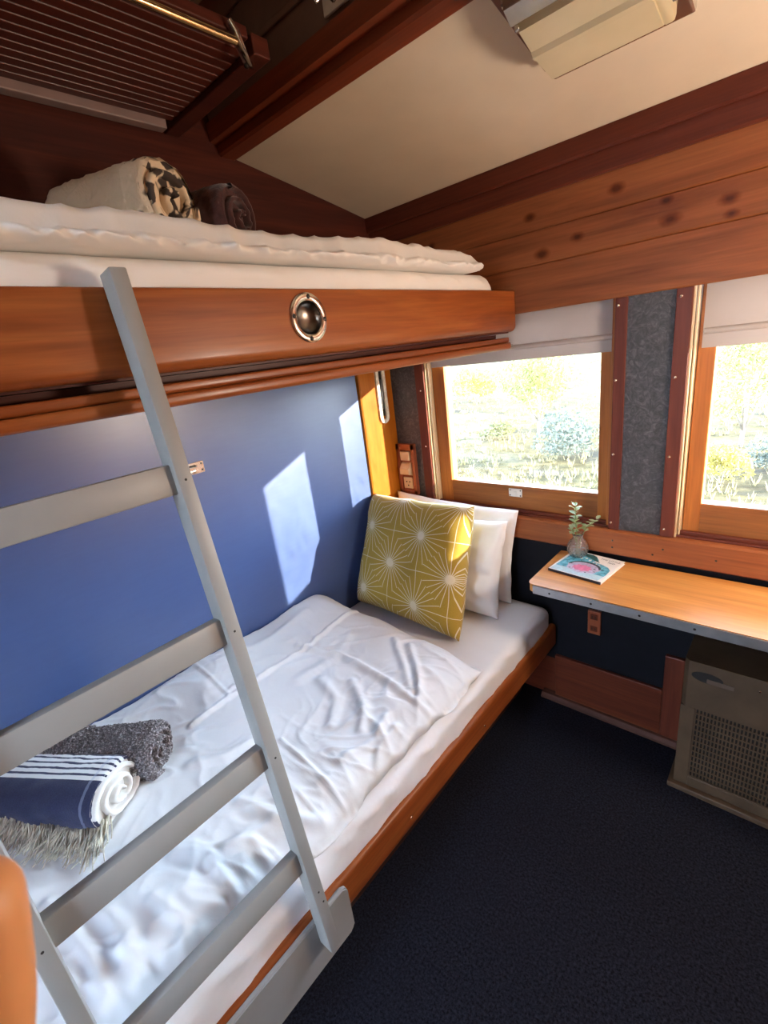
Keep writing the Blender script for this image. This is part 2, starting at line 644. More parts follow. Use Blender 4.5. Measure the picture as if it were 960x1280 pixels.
def cover_mat():
    m, nt, p, u, v = uvmat('sea_blue_cover_print')
    # u to the right, v away from the reader, both 0..1
    n1 = noise_tex(nt, coords(nt), 45, 4, .6, 1.0)
    n2 = noise_tex(nt, coords(nt), 110, 3, .6, .6)
    sea = ramp(nt, [(.32, (.03, .22, .36)), (.62, (.16, .58, .75)), (.8, (.62, .85, .9))])
    nt.links.new(n1, sea.inputs[0])
    speck = ramp(nt, [(.30, (.15, .25, .32)), (.42, (1, 1, 1))])
    nt.links.new(n2, speck.inputs[0])
    c = mixc(nt, 1.0, sea.outputs[0], speck.outputs[0], 'MULTIPLY')
    # paler foreground at the foot
    low = mth(nt, 'MULTIPLY', mth(nt, 'LESS_THAN', v, .22), .55)
    c = mixc(nt, low, c, (.75, .86, .9))
    nt.links.new(c, p.inputs['Base Color'])
    p.inputs['Roughness'].default_value = .28
    return m


M['cover'] = cover_mat()
M['pink'] = plain('pink_print', (.75, .22, .42), .3, var=.2, nscale=90, bmp=0)
M['lilac'] = plain('lilac_print', (.55, .50, .68), .3, var=.25, nscale=120, bmp=0)
M['ink'] = plain('dark_ink', (.02, .035, .07), .35, bmp=0)
M['teal'] = plain('dark_teal_print', (.02, .12, .13), .35, var=.3, nscale=80, bmp=0)
M['glasspane'] = glass_pane('window_glass')

# ------------------------------------------------------------------ THE ROOM
FILL_L = 28.0  # glow strength of the added fill globe on the right wall
XR, YB, ZTOP = 2.10, -2.45, 2.50        # right wall, back wall, highest ceiling

bm = new(); box(bm, (-.06, YB - .1, -.08), (XR + .06, .09, 0.0))
struct('floor', bm, M['carpet'])

wl = thing('wall_left', kind='structure')
bm = new(); box(bm, (-.03, YB, .0), (0, -.219, 1.56), .002, 1)
obj('blue_panel', bm, M['blue'], wl)
bm = new(); box(bm, (-.05, YB, 0), (-.03, .09, ZTOP + .04)); box(bm, (-.03, -.216, 0), (-.012, -.0, 1.56))
obj('backing', bm, M['black'], wl)
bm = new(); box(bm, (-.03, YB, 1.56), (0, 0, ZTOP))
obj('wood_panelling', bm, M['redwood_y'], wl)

bm = new(); prism(bm, [(-.012, -.214), (.008, -.214), (.012, -.208), (.012, -.001), (-.012, -.001)], 'z', .30, 1.55)
struct('trim_1', bm, M['board'])

# window wall : masonry-like backing pieces round two openings, then the linings
wf = thing('wall_far', kind='structure')
bm = new()
box(bm, (-.05, .0, 0), (XR + .06, .08, .80)); box(bm, (-.05, .0, 1.64), (XR + .06, .08, ZTOP))
box(bm, (-.05, .0, .80), (.203, .08, 1.64)); box(bm, (.969, .0, .80), (1.175, .08, 1.64)); box(bm, (1.885, .0, .80), (XR + .06, .08, 1.64))
obj('backing', bm, M['redwood_x'], wf)
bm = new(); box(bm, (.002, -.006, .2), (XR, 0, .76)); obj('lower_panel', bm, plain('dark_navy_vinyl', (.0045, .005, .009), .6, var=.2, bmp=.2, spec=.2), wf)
for (a, b) in ((.012, .156), (1.0, 1.136), (1.925, XR)):
    bm = new(); box(bm, (a, -.005, .80), (b, 0, 1.64)); obj('embossed_panel', bm, M['damask'], wf)
bm = new()
prof = []
def plank_prof(z0, z1, y=-.016, g=.0035):
    return [(0, z0), (y + g, z0), (y, z0 + g), (y, z1 - g), (y + g, z1), (0, z1)]
for (z0, z1) in ((1.612, 1.755), (1.755, 1.857), (1.857, 1.958)):
    prism(bm, plank_prof(z0, z1), 'x', .001, XR)
obj('wood_panelling', bm, M['plank'], wf)
bm = new()
prism(bm, [(0, 1.954), (-.022, 1.954), (-.026, 1.960), (-.026, 2.012), (0, 2.012)], 'x', .001, XR)
prism(bm, [(0, 2.010), (-.036, 2.010), (-.040, 2.016), (-.040, 2.064), (0, 2.064)], 'x', .001, XR)
obj('crown_moulding', bm, M['redwood_x'], wf)
bm = new(); prism(bm, [(0, .748), (-.020, .748), (-.026, .754), (-.026, .836), (-.020, .842), (0.03, .842), (.03, .80), (0, .8)], 'x', .013, XR)
obj('sill_rail', bm, M['sill'], wf)
for (x, z) in ((.99, .805), (.99, .778), (1.15, .800), (1.12, .775), (1.30, .79), (.55, .80)):
    obj('screw', screw_bm((x, -.026, z), (0, -1, 0), .0035), M['darkmetal'], wf, True)

# red strips with screws either side of each window
for i, (a, b, sx) in enumerate(((.156, .203, .182), (.969, 1.004, .978), (1.134, 1.175, 1.146), (1.885, 1.925, 1.90))):
    bm = new(); box(bm, (a, -.013, .842), (b, 0, 1.612), .002)
    s = struct('trim_%d' % (i + 2), bm, M['redwood_z'])
    for z in (1.59, 1.364, 1.118, .868):
        obj('screw', screw_bm((sx, -.0133, z), (0, -1, 0), .0048), M['screw'], s, True)

# windows
def window(k, xl, xr, gl, gr, gb):
    w = thing('window_%d' % k, kind='structure', loc=((xl + xr) / 2, .03, .845))
    bm = new()                                                     # jamb lining with pale channel strips
    bm.free()
    for (x0, x1, y0) in ((xl, xl + .006, -.004), (xl + .009, xl + .014, .004), (xr - .012, xr, .004)):
        bm = new(); box(bm, (x0, y0, .842), (x1, .08, 1.62), .001, 1)
        obj('channel_strip', bm, M['channel'] if x0 < xl + .1 else M['sash_z'], w)
    bm = new(); box(bm, (xl, .0, .842), (xr, .03, .850), .002); obj('sill_track', bm, M['redwood_x'], w)
    bm = new(); box(bm, (xl, .010, .850), (xr, .026, .862), .002); obj('sill_bead', bm, M['redwood_x'], w)
    bm = new(); box(bm, (xl + .016, .03, .850), (gl, .082, 1.64), .003); obj('sash_stile', bm, M['sash_z'], w); bm = new(); box(bm, (gr, .03, .850), (xr - .012, .082, 1.64), .003)
    obj('sash_stile', bm, M['sash_z'], w)
    bm = new(); box(bm, (gl - .002, .032, .850), (gr + .002, .08, gb), .003); obj('sash_rail', bm, M['sash_x'], w); bm = new(); box(bm, (gl, .032, 1.60), (gr, .08, 1.64), .003)
    obj('sash_rail', bm, M['sash_x'], w)
    bm = new(); box(bm, (gl - .004, .044, gb - .004), (gr + .004, .047, 1.61))
    obj('pane', bm, M['glasspane'], w)
    return w
w1 = window(1, .203, .969, .280, .9165, .956)
w2 = window(2, 1.175, 1.885, 1.237, 1.832, .956)
bm = new(); box(bm, (.562, .027, .910), (.620, .032, .944), .001, 1)
pl_ = obj('catch_plate', bm, M['zinc'], w1)
bm = new(); box(bm, (.584, .024, .920), (.598, .027, .934), .002); obj('catch_button', bm, M['zinc'], pl_)
for (x, z) in ((.568, .938), (.614, .938), (.568, .916), (.614, .916)):
    obj('screw', screw_bm((x, .0268, z), (0, -1, 0), .003), M['darkmetal'], pl_, True)

# under the desk
bm = new(); box(bm, (.775, -.022, .022), (1.183, -.006, .228), .003); struct('trim_6', bm, M['redwood_x'])
bm = new(); box(bm, (1.183, -.024, .022), (1.245, -.006, .385), .003); struct('trim_7', bm, M['redwood_z'])
bm = new(); prism(bm, [(-.006, 0), (-.045, 0), (-.045, .010), (-.034, .022), (-.006, .024)], 'x', .72, XR)
struct('baseboard_far', bm, wood('scuffed_baseboard', (.07, .028, .02), (.10, .042, .03), (.13, .058, .04), 0, .5, spec=.2))

# ceiling : sloping cream panel by the windows, higher panel beyond the beam
bm = new()
cp = [(0.0, 2.057), (-.15, 2.087), (-.35, 2.125), (-.62, 2.175)]
prism(bm, cp + [(-.62, 2.21), (.0, 2.10)], 'x', 0, XR)
ce = struct('ceiling', bm, M['cream'])
bm = new(); box(bm, (-.03, YB, ZTOP), (XR + .03, -.69, ZTOP + .03)); obj('rear_panel', bm, M['cream'], ce)
bm = new()
prism(bm, [(-.617, 2.176), (-.622, 2.171), (-.672, 2.171), (-.678, 2.178), (-.678, 2.20), (-.700, 2.205), (-.703, 2.25), (-.617, 2.25)], 'x', 0.001, XR)
struct('trim_8', bm, wood('ceiling_beam_wood', (.15, .03, .012), (.22, .045, .016), (.28, .06, .02), 0, .35, .3))
bm = new()
box(bm, (0.001, -.69, 2.25), (XR, -.62, ZTOP)); box(bm, (0.001, -.697, 2.33), (XR, -.69, 2.345), .002); box(bm, (0.001, -.697, 2.43), (XR, -.69, 2.5), .002)
struct('trim_9', bm, M['header'])

# right and back walls (behind the photographer, with an open doorway to daylight)
bm = new(); box(bm, (XR, YB, 0), (XR + .05, .09, ZTOP)); struct('wall_right', bm, wood('panel_wall', (.20, .07, .03), (.28, .10, .04), (.34, .14, .06), 2, .4))
bm = new(); box(bm, (-.03, YB - .05, 0), (.82, YB, ZTOP)); box(bm, (.82, YB - .05, 2.15), (XR, YB, ZTOP)); box(bm, (1.08, YB - .05, 0), (XR + .05, YB, 2.15))
struct('wall_back', bm, wood('panel_wall_back', (.20, .07, .03), (.28, .10, .04), (.34, .14, .06), 2, .4))
d = thing('door_1', kind='structure', loc=(.82, YB, 0))
bm = new(); box(bm, (.82, YB - .06, 0), (.86, YB + .01, 2.15), .003); box(bm, (1.04, YB - .06, 0), (1.08, YB + .01, 2.15), .003); box(bm, (.86, YB - .06, 2.11), (1.04, YB + .01, 2.15), .003)
obj('door_frame', bm, M['redwood_z'], d)

# ------------------------------------------------------------------ BLINDS
def blind(name, x0, x1, zb, label):
    t = thing(name, label, 'blind', ((x0 + x1) / 2, .012, zb), 'roller blinds pulled down over the windows')
    bm = new(); box(bm, (x0, .011, zb), (x1, .0135, 1.625), .0005, 1)
    obj('cloth', bm, M['blind'], t)
    bm = new(); tube(bm, [(x0 + .004, .009, zb + .046), (x1 - .004, .009, zb + .046)], .0085, 12)
    b = obj('bottom_bar', bm, M['blind'], t, True, angle=50)
    for x in (x0 + .003, x1 - .006):
        bm = new(); tube(bm, [(x, .009, zb + .046), (x + .003, .009, zb + .046)], .005, 8)
        obj('end_pin', bm, M['chrome'], b, True, angle=40)
    bm = new(); tube(bm, [(x0 + .002, .016, 1.628), (x1 - .002, .016, 1.628)], .010, 12)
    obj('roller', bm, M['steel'], t, True, angle=50)
    return t
blind('roller_blind', .232, .962, 1.454, 'taupe roller blind partly lowered over the left window, its left half behind the upper bunk')
blind('roller_blind', 1.203, 1.880, 1.441, 'taupe roller blind partly lowered over the right-hand window, cut off by the photo edge')

# ------------------------------------------------------------------ LOWER BUNK
lb = thing('bunk_bed', 'lower bunk with a varnished orange-brown rail, grey ladder standing against it', 'bed', (.4, -1.15, 0))
bm = new(); prism(bm, round_rect(.757, .782, .288, .388, [.006, .010, .012, .006]), 'y', -2.30, -.030)
rl = obj('side_rail', bm, M['rail'], lb, True, angle=40)
for y in (-1.02, -.62, -1.9):
    obj('screw', screw_bm((.7822, y, .325), (1, 0, 0), .004), M['screw'], rl, True)
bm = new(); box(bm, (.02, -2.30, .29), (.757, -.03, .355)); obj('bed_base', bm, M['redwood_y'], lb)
bm = new(); box(bm, (.60, -2.30, 0), (.63, -.05, .29)); obj('plinth', bm, plain('dark_plinth', (.03, .012, .01), .6), lb)

MT = .476          # mattress top
def mattress_bm(x0, x1, y0, y1, z0, z1, r, wr, seed):
    """rounded slab with a wrinkled front drape"""
    bm = new()
    prof = round_rect(x0, x1, z0, z1, [.01, .012, r, .02], 7)
    # densify the profile
    P = []
    n = len(prof)
    for i in range(n):
        a, b = V(prof[i]), V(prof[(i + 1) % n])
        k = max(1, int((b - a).length / .02))
        for j in range(k): P.append(a.lerp(b, j / k))
    L = y1 - y0
    ny = int(L / .016)
    rings = []
    for j in range(ny + 1):
        s = j / ny
        y = y0 + L * s
        e = min(1.0, min(s, 1 - s) * L / .05)
        sh = math.sqrt(max(0, 1 - (1 - e) ** 2))
        ring = []
        for p in P:
            cx, cz = (x0 + x1) / 2, z0
            x = cx + (p.x - cx) * (1 - .04 * (1 - sh)); z = cz + (p.y - cz) * (1 - .35 * (1 - sh))
            side = smooth01((p.x - (x1 - .03)) / .03)
            drape = side * smooth01((z1 - z) / (z1 - z0))
            w = n3(y * 5 + z * 9, z * 3, seed) * .6 + n3(y * 16 + z * 18, z * 5, seed + 3) * .4
            x += side * (w * wr + wr * 1.2 * max(0, 1 - abs(n3(y * 6 + z * 14, z * 4, seed + 12)) * 3) ** 2) + drape * .002
            if p.y > z1 - .002: z += n3(x * 4, y * 4, seed + 9) * .004
            ring.append(bm.verts.new((x, y, z)))
        rings.append(ring)
    m = len(P)
    for a, b in zip(rings, rings[1:]):
        for i in range(m): bm.faces.new((a[i], a[(i + 1) % m], b[(i + 1) % m], b[i]))
    bm.faces.new(rings[0][::-1]); bm.faces.new(rings[-1])
    return bm

bm = mattress_bm(.012, .764, -2.29, -.034, .356, MT, .03, .006, 2.0)
o = obj('mattress', bm, M['sheet'], None, True, loc=(.39, -1.15, .356))
tag(o, 'mattress in a white fitted sheet on the lower bunk, bare by the pillows', 'mattress')

# duvet
FOLDS = [([(.198, -.591), (.235, -.877), (.226, -1.073), (.231, -1.321)], .012, .007),
         ([(.478, -1.183), (.621, -1.19), (.741, -1.202)], .009, .006),
         ([(-.038, -1.183), (.103, -1.184), (.223, -1.185)], .007, .006),
         ([(.207, -.894), (.37, -.831), (.552, -.829), (.694, -.845), (.763, -.839)], .017, .013),
         ([(.517, -.65), (.603, -.726), (.694, -.825)], .016, .013),
         ([(.452, -.656), (.569, -.747), (.654, -.821)], .012, .013),
         ([(.387, -.957), (.487, -.979), (.545, -1.059)], .012, .016),
         ([(.477, -.899), (.585, -.956), (.63, -1.02)], .014, .016),
         ([(.663, -1.115), (.688, -1.017), (.657, -.948)], .012, .014),
         ([(.70, -.946), (.71, -1.035), (.74, -1.076)], .012, .012),
         ([(.631, -1.669), (.70, -1.62), (.715, -1.561)], .016, .014),
         ([(.596, -1.594), (.68, -1.574), (.73, -1.597)], .014, .012),
         ([(.62, -1.48), (.70, -1.475), (.74, -1.489)], .014, .012),
         ([(.66, -1.397), (.72, -1.396), (.74, -1.355)], .012, .012),
         ([(.469, -1.689), (.588, -1.654), (.70, -1.67)], .014, .016),
         ([(.43, -1.737), (.595, -1.713), (.68, -1.719)], .014, .014),
         ([(.539, -1.517), (.623, -1.466), (.655, -1.341)], .015, .018),
         ([(.554, -1.363), (.662, -1.323), (.732, -1.261)], .014, .014),
         ([(.36, -1.387), (.41, -1.321), (.418, -1.251)], .010, .018),
         ([(.30, -.72), (.35, -.86), (.33, -1.0)], .008, .02),
         ([(.08, -.75), (.10, -.95), (.07, -1.12)], .008, .02)]
FOLDS = [([V(p) for p in a], b, c) for a, b, c in FOLDS]


def seg_dist(p, a, b):
    d = b - a
    t = max(0.0, min(1.0, (p - a).dot(d) / d.length_squared))
    return (p - a - d * t).length, t


DX0, DX1, DY0, DY1 = .012, .752, -2.28, -.545


def duvet_z(x, y):
    far = DY1 + .02 * n3(x * 5, 0, 4) - .02 * smooth01((x - .55) / .2)
    ex = (DX1 - x) / .16
    ef = (far - y) / .13
    en = (y - DY0) / .1
    f = smooth01(ex * .5 + .5) * 2 - 1 if ex < 1 else 1.0
    puff = math.sqrt(max(0.0, 1 - (1 - min(1, max(0, ex))) ** 2)) * math.sqrt(max(0.0, 1 - (1 - min(1, max(0, ef))) ** 2)) * smooth01(en)
    t = .085 + .045 * smooth01((.40 - x) / .4) + .012 * n3(x * 4, y * 4, 1.5) - .022 * smooth01((x - .35) / .3)
    z = MT + .014 + t * puff
    p = V((x, y))
    for pts, h, w in FOLDS:
        best = 9
        for a, b in zip(pts, pts[1:]):
            if abs(p.x - a.x) > .3 and abs(p.y - a.y) > .3 and abs(p.x - b.x) > .3: continue
            dd, t_ = seg_dist(p, a, b)
            best = min(best, dd)
        if best < w * 4:
            z += h * (math.exp(-(best / w) ** 2) - .35 * math.exp(-(best / (2.2 * w)) ** 2)) * min(1, puff + .35)
    # gathers along the open edge and small creases
    def ridge(a, b, sd): return max(0.0, 1 - abs(n3(a, b, sd)) * 4.2) ** 2
    wx = x + .06 * n3(x * 5, y * 5, 21); wy = y + .06 * n3(x * 5, y * 5, 33)
    g = smooth01((x - .46) / .22)
    z += .010 * g * ridge(wy * 9 + wx * 3, wx * 3.2, 7) * puff
    z += .006 * g * ridge(wy * 17 - wx * 6, wx * 6, 17) * puff
    z += .0068 * (1 - .5 * g) * ridge(wx * 5.5 + wy * 2.5, wy * 3.5 - wx * 1.5, 3.3) * puff * (.3 + .7 * smooth01(n3(x * 3, y * 3, 40) + .5))
    z += .0042 * ridge(wx * 11 - wy * 8, wy * 7 + wx * 4, 5) * puff * smooth01(n3(x * 4, y * 4, 50) + .6)
    z += .0030 * ridge(wx * 6 + wy * 17, wx * 13 - wy * 5, 61) * puff * smooth01(n3(x * 5, y * 4, 70) + .5)
    z += .005 * n3(x * 5, y * 4, 12) * puff
    return z


bm = new()
nx, ny = 150, 340
top, bot = [], []
for j in range(ny + 1):
    s = j / ny
    rt, rb = [], []
    for i in range(nx + 1):
        u = i / nx
        y = DY0 + (DY1 - DY0) * s
        edge = .020 * n3(y * 6, 2.2, 8) + .008 * n3(y * 19, 1.1, 6)
        xe = DX1 + edge - .012 * smooth01((-y - 1.2) / .5)
        x = DX0 + (xe - DX0) * u
        yy = y
        if s > .9:
            k = (s - .9) / .1
            yy += k * (.03 * n3(x * 5, 0, 4) - .015 * smooth01((.12 - x) / .12))
        zz = duvet_z(x, yy)
        rt.append(bm.verts.new((x, yy, zz)))
        if 0 < i < nx and 0 < j < ny: rb.append(bm.verts.new((x, yy, MT + .006)))
        else: rb.append(rt[-1])
    top.append(rt); bot.append(rb)
for j in range(ny):
    for i in range(nx):
        bm.faces.new((top[j][i], top[j][i + 1], top[j + 1][i + 1], top[j + 1][i]))
        q = (bot[j][i], bot[j + 1][i], bot[j + 1][i + 1], bot[j][i + 1])
        if len(set(q)) == 4:
            try: bm.faces.new(q)
            except ValueError: pass
o = obj('duvet', bm, M['duvet'], None, True, loc=(.38, -1.4, MT))
tag(o, 'rumpled white duvet spread over the lower bunk up to the yellow cushion', 'duvet')

# ------------------------------------------------------------------ PILLOWS
def pillow(name, mat, bl, br, tr, tl, thick, seed, wr=.006, inset=.05, p=.42, n=44):
    bl, br, tr, tl = V(bl), V(br), V(tr), V(tl)
    nrm = ((br - bl).cross(tl - bl)).normalized()
    W = ((br - bl).length + (tr - tl).length) / 2
    H = ((tl - bl).length + (tr - br).length) / 2
    bm = new()
    uvl = bm.loops.layers.uv.new('UVMap')
    F, B = [], []
    for j in range(n + 1):
        rf, rb = [], []
        for i in range(n + 1):
            u, v = 2 * i / n - 1, 2 * j / n - 1
            uu = u * (1 - inset * (1 - v * v)); vv = v * (1 - inset * (1 - u * u))
            a, b = (uu + 1) / 2, (vv + 1) / 2
            P = bl.lerp(br, a).lerp(tl.lerp(tr, a), b)
            t = ((1 - u ** 4) * (1 - v ** 4)) ** p * thick / 2
            edge = min(1.0, 6 * min(1 - abs(u), 1 - abs(v)))
            w = wr * edge * (n3(a * 5 + seed, b * 5, seed) + .6 * (1 - 2 * abs(n3(a * 8, b * 8 + seed, seed + 5))) * (.4 + .6 * max(abs(u), abs(v))))
            P2 = P + V((n3(a * 6, b * 6, seed + 2), n3(a * 6, b * 6, seed + 3), n3(a * 6, b * 6, seed + 4))) * .004
            rf.append(bm.verts.new(P2 + nrm * (t + w)))
            rb.append(rf[-1] if i in (0, n) or j in (0, n) else bm.verts.new(P2 - nrm * (t + w)))
        F.append(rf); B.append(rb)
    def uvset(f, idx):
        for lp, (jj, ii) in zip(f.loops, idx): lp[uvl].uv = (ii / n * W, jj / n * H)
    for j in range(n):
        for i in range(n):
            idx = [(j, i), (j, i + 1), (j + 1, i + 1), (j + 1, i)]
            uvset(bm.faces.new([F[a][b] for a, b in idx]), idx)
            q = [B[a][b] for a, b in idx][::-1]
            try: uvset(bm.faces.new(q), idx[::-1])
            except ValueError: pass
    o = obj(name, bm, mat, None, True, loc=tuple((bl + br) / 2))
    return o

o = pillow('pillow', M['pillow'], (.06, -.105, .476), (.622, -.100, .476), (.648, -.058, .886), (.02, -.060, .905), .095, 3.1, wr=.011)
tag(o, 'rearmost white pillow, upright against the sill under the left window', 'pillow', 'white pillows on the lower bunk')
o = pillow('pillow', M['pillow'], (.13, -.245, .476), (.635, -.238, .476), (.640, -.138, .866), (.14, -.150, .86), .12, 8.4, wr=.011, inset=.065)
tag(o, 'white pillow sandwiched between the mustard cushion and the rear pillow', 'pillow', 'white pillows on the lower bunk')
o = pillow('cushion', M['mustard'], (.030, -.425, .492), (.590, -.455, .488), (.573, -.262, .962), (.008, -.205, .935), .16, 5.7, wr=.006, inset=.03)
tag(o, 'mustard yellow square cushion with white sunburst lines, leaning on white pillows', 'cushion')

# ------------------------------------------------------------------ ROLLED TEXTILES
def rolled(name, label, cat, c, axis, length, w, h, mo, me_, turns=3.2, seed=1.0, wob=.003, group=None, ends='end_folds', pe=2.4, fuzz=.0):
    """a rolled textile; c = centre of its near end, axis points away from that end along the roll"""
    ax = V(axis).normalized(); up = V((0, 0, 1)); sd = ax.cross(up).normalized()
    c = V(c)
    t = thing(name, label, cat, tuple(c + ax * length / 2 - up * h / 2), group)
    bm = new(); uvl = bm.loops.layers.uv.new('UVMap')
    na, nl = (220, 150) if fuzz else (72, 40)
    def ring(s, k=1.0):
        out = []
        for i in range(na):
            a = 2 * pi * i / na
            ca, sa = cos(a), sin(a)
            r = 1 / ((abs(ca) ** pe + abs(sa) ** pe) ** (1 / pe))
            q = 1 + wob / .06 * n3(ca * 2 + s * 7, sa * 2, seed) + wob / .12 * n3(ca * 9, sa * 9 + s * 30, seed + 2)
            if fuzz: q += fuzz / (w / 2) * (.6 - abs(n3(ca * 17, sa * 17, seed + s * 75)) * 2 + .5 * n3(ca * 34, sa * 34, seed + s * 150))
            out.append(V((w / 2 * r * ca * q * k, h / 2 * r * sa * q * k)))
        return out
    rings = []
    for j in range(nl + 1):
        s = j / nl
        k = 1.0
        e = min(s, 1 - s) * length
        if e < .012: k = 1 - .10 * (1 - e / .012) ** 2
        rings.append([bm.verts.new(c + ax * length * s + sd * p.x + up * p.y) for p in ring(s, k)])
    for j in range(nl):
        for i in range(na):
            i2 = (i + 1) % na
            f = bm.faces.new((rings[j][i], rings[j][i2], rings[j + 1][i2], rings[j + 1][i]))
            for lp, (jj, ii) in zip(f.loops, ((j, i), (j, i + 1), (j + 1, i + 1), (j + 1, i))): lp[uvl].uv = (1 - jj / nl, ii / na)
    body = obj('roll', bm, mo, t, True)
    # folded layers seen on the two ends
    for sgn, base in ((-1, .0), (1, length)):
        bm = new()
        steps = int(turns * 40)
        prev = None
        for i in range(steps + 1):
            q = i / steps
            a = 2 * pi * turns * q + .6
            rr = .10 + .86 * q
            ca, sa = cos(a), sin(a)
            sup = 1 / ((abs(ca) ** pe + abs(sa) ** pe) ** (1 / pe))
            x = w / 2 * .95 * rr * sup * ca * (1 + .10 * n3(q * 9, 0, seed)); z = h / 2 * .95 * rr * sup * sa * (1 + .10 * n3(q * 9, 5, seed))
            th = .5 * (w / 2) / (turns + .6) * .8
            wv = .005 * n3(q * 22, 1, seed) + .004 * n3(q * 60, 1, seed)
            nrm2 = V((ca, sa)).normalized()
            depth = sgn * (.006 + wv + .010 * (1 - rr))
            pts = []
            for k2, (o1, o2) in enumerate(((-1, -.02), (-1, .55), (-.5, 1), (.5, 1), (1, .55), (1, -.02))):
                px = x + nrm2.x * th * o1 * .5; pz = z + nrm2.y * th * o1 * .5
                pts.append(bm.verts.new(c + ax * (base + depth * o2 - (.012 * sgn if o2 < 0 else 0)) + sd * px + up * pz))
            if prev:
                for k2 in range(5): bm.faces.new((prev[k2], prev[k2 + 1], pts[k2 + 1], pts[k2]))
            prev = pts
        # closing disc a little inside
        cv = bm.verts.new(c + ax * (base - sgn * .006))
        rg = [bm.verts.new(c + ax * (base - sgn * .006) + sd * p.x + up * p.y) for p in ring(0 if sgn < 0 else 1, .97)]
        for i in range(na): bm.faces.new((cv, rg[i], rg[(i + 1) % na]))
        obj(ends, bm, me_, t, True)
    return t, sd

AX = V((-.80, -.58, 0)).normalized()
gz = .576
grey, sd = rolled('towel', 'rolled grey fleecy towel beside the striped navy throw on the lower bunk', 'towel', (.300, -1.425, gz + .060), V((-.76, -.65, 0)), .30, .126, .124, M['sherpa'], M['sherpa'], 2.6, 2.2, .006, fuzz=.0055)
navy, sd = rolled('throw_blanket', 'folded navy throw with white stripes and cream fringe on the lower bunk', 'blanket', (.338, -1.548, gz + .056), V((-.84, -.545, 0)), .36, .165, .125, M['throw'], M['endcloth'], 2.4, 4.1, .003)
# fringe under the navy throw, spreading on the duvet towards the ladder
bm = new()
nax = V((-.84, -.545, 0)).normalized()
side = nax.cross(V((0, 0, 1))).normalized()
if side.y > 0: side = -side
rnd = random.Random(3)
for i in range(620):
    s = rnd.random() * .37 - .005
    b = V((.338, -1.548, 0)) + nax * s + side * (.035 + rnd.random() * .045)
    d1 = (side + nax * rnd.uniform(-.75, .55)).normalized()
    L = rnd.uniform(.035, .085)
    pts = []
    for k in range(5):
        q = k / 4
        p = b + d1 * L * q + nax * rnd.uniform(-.004, .004)
        z = duvet_z(p.x, p.y) + .003 + .026 * (1 - q) * (1 - q) + rnd.uniform(0, .010)
        pts.append((p.x, p.y, z))
    tube(bm, pts, [.0018, .0018, .0017, .0015, .0011], 5)
f = obj('fringe', bm, M['fringe'], navy, True)
f['kind'] = 'stuff'
f['label'] = 'cream yarn fringe along the lower edge'

# ------------------------------------------------------------------ UPPER BUNK
ub = thing('bunk_bed', 'upper bunk with a deep varnished orange-brown front board and round metal latch', 'bed', (.35, -1.15, 1.50))
bm = new(); prism(bm, round_rect(.610, .638, 1.556, 1.690, [.006, .020, .006, .004], 7), 'y', -2.30, -.020)
fb = obj('front_board', bm, M['rail'], ub, True, angle=35)
bm = new(); prism(bm, round_rect(.575, .616, 1.520, 1.538, [.003, .007, .004, .003], 5), 'y', -2.30, -.030)
obj('moulding', bm, M['rail'], ub, True, angle=35)
bm = new(); prism(bm, round_rect(.565, .625, 1.498, 1.520, [.003, .009, .006, .003], 5), 'y', -2.30, -.034)
obj('moulding', bm, M['rail'], ub, True, angle=35)
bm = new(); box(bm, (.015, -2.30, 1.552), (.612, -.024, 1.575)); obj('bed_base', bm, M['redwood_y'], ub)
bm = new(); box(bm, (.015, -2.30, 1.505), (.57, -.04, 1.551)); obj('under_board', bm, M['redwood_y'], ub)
# flush ring latch let into the front board
Mf = frame((.638, -.975, 1.632), (1, 0, 0), (0, 0, 1))
cut = new(); lathe(cut, [(0, -.024), (.036, -.024), (.036, .01), (0, .01)], Mf, 40)
cme = bpy.data.meshes.new('cut'); bmesh.ops.recalc_face_normals(cut, faces=cut.faces[:]); cut.to_mesh(cme); cut.free()
cme.transform(Matrix.Translation(-ORIGIN[ub.name]))
cob = link(bpy.data.objects.new('cut', cme)); cob.location = ub.location
bo = fb.modifiers.new('hole', 'BOOLEAN'); bo.operation = 'DIFFERENCE'; bo.object = cob; bo.solver = 'EXACT'
bpy.context.view_layer.update()
m3 = bpy.data.meshes.new_from_object(fb.evaluated_get(bpy.context.evaluated_depsgraph_get()))
fb.modifiers.clear(); fb.data = m3
COL.objects.unlink(cob); bpy.data.objects.remove(cob)
cup = new()
lathe(cup, [(.0500, 0), (.0500, .003), (.047, .0055), (.037, .0055), (.034, .003), (.034, -.002)], Mf, 40)
lt = obj('ring_latch', cup, M['chrome'], ub, True, angle=40, label='round chrome flush latch')
cup = new()
lathe(cup, [(.0345, .001), (.033, -.006), (.027, -.014), (.017, -.0195), (.0, -.0215)], Mf, 40)
obj('recess', cup, plain('tarnished_bowl', (.20, .17, .145), .3, 1.0, .15), lt, True)
for k in range(4):
    a = k * pi / 2 + .1
    obj('screw', screw_bm((.6435, -.975 + .042 * sin(a), 1.632 + .042 * cos(a)), (1, 0, 0), .005), M['darkmetal'], lt, True)
bm = new(); tube(bm, [(.60, -.048, 1.508), (.60, -.030, 1.506), (.625, -.018, 1.508)], .005, 8)
obj('stop_pin', bm, M['chrome'], ub, True)
for y in (-.62, -1.30):
    obj('screw', screw_bm((.6222, y, 1.512), (1, 0, 0), .003), M['screw'], ub, True)

bm = mattress_bm(.02, .607, -2.29, -.105, 1.577, 1.745, .035, .009, 5.0)
o = obj('mattress', bm, M['upper_linen'], None, True, loc=(.32, -1.2, 1.577))
tag(o, 'mattress in a white sheet showing above the front board of the upper bunk', 'mattress')

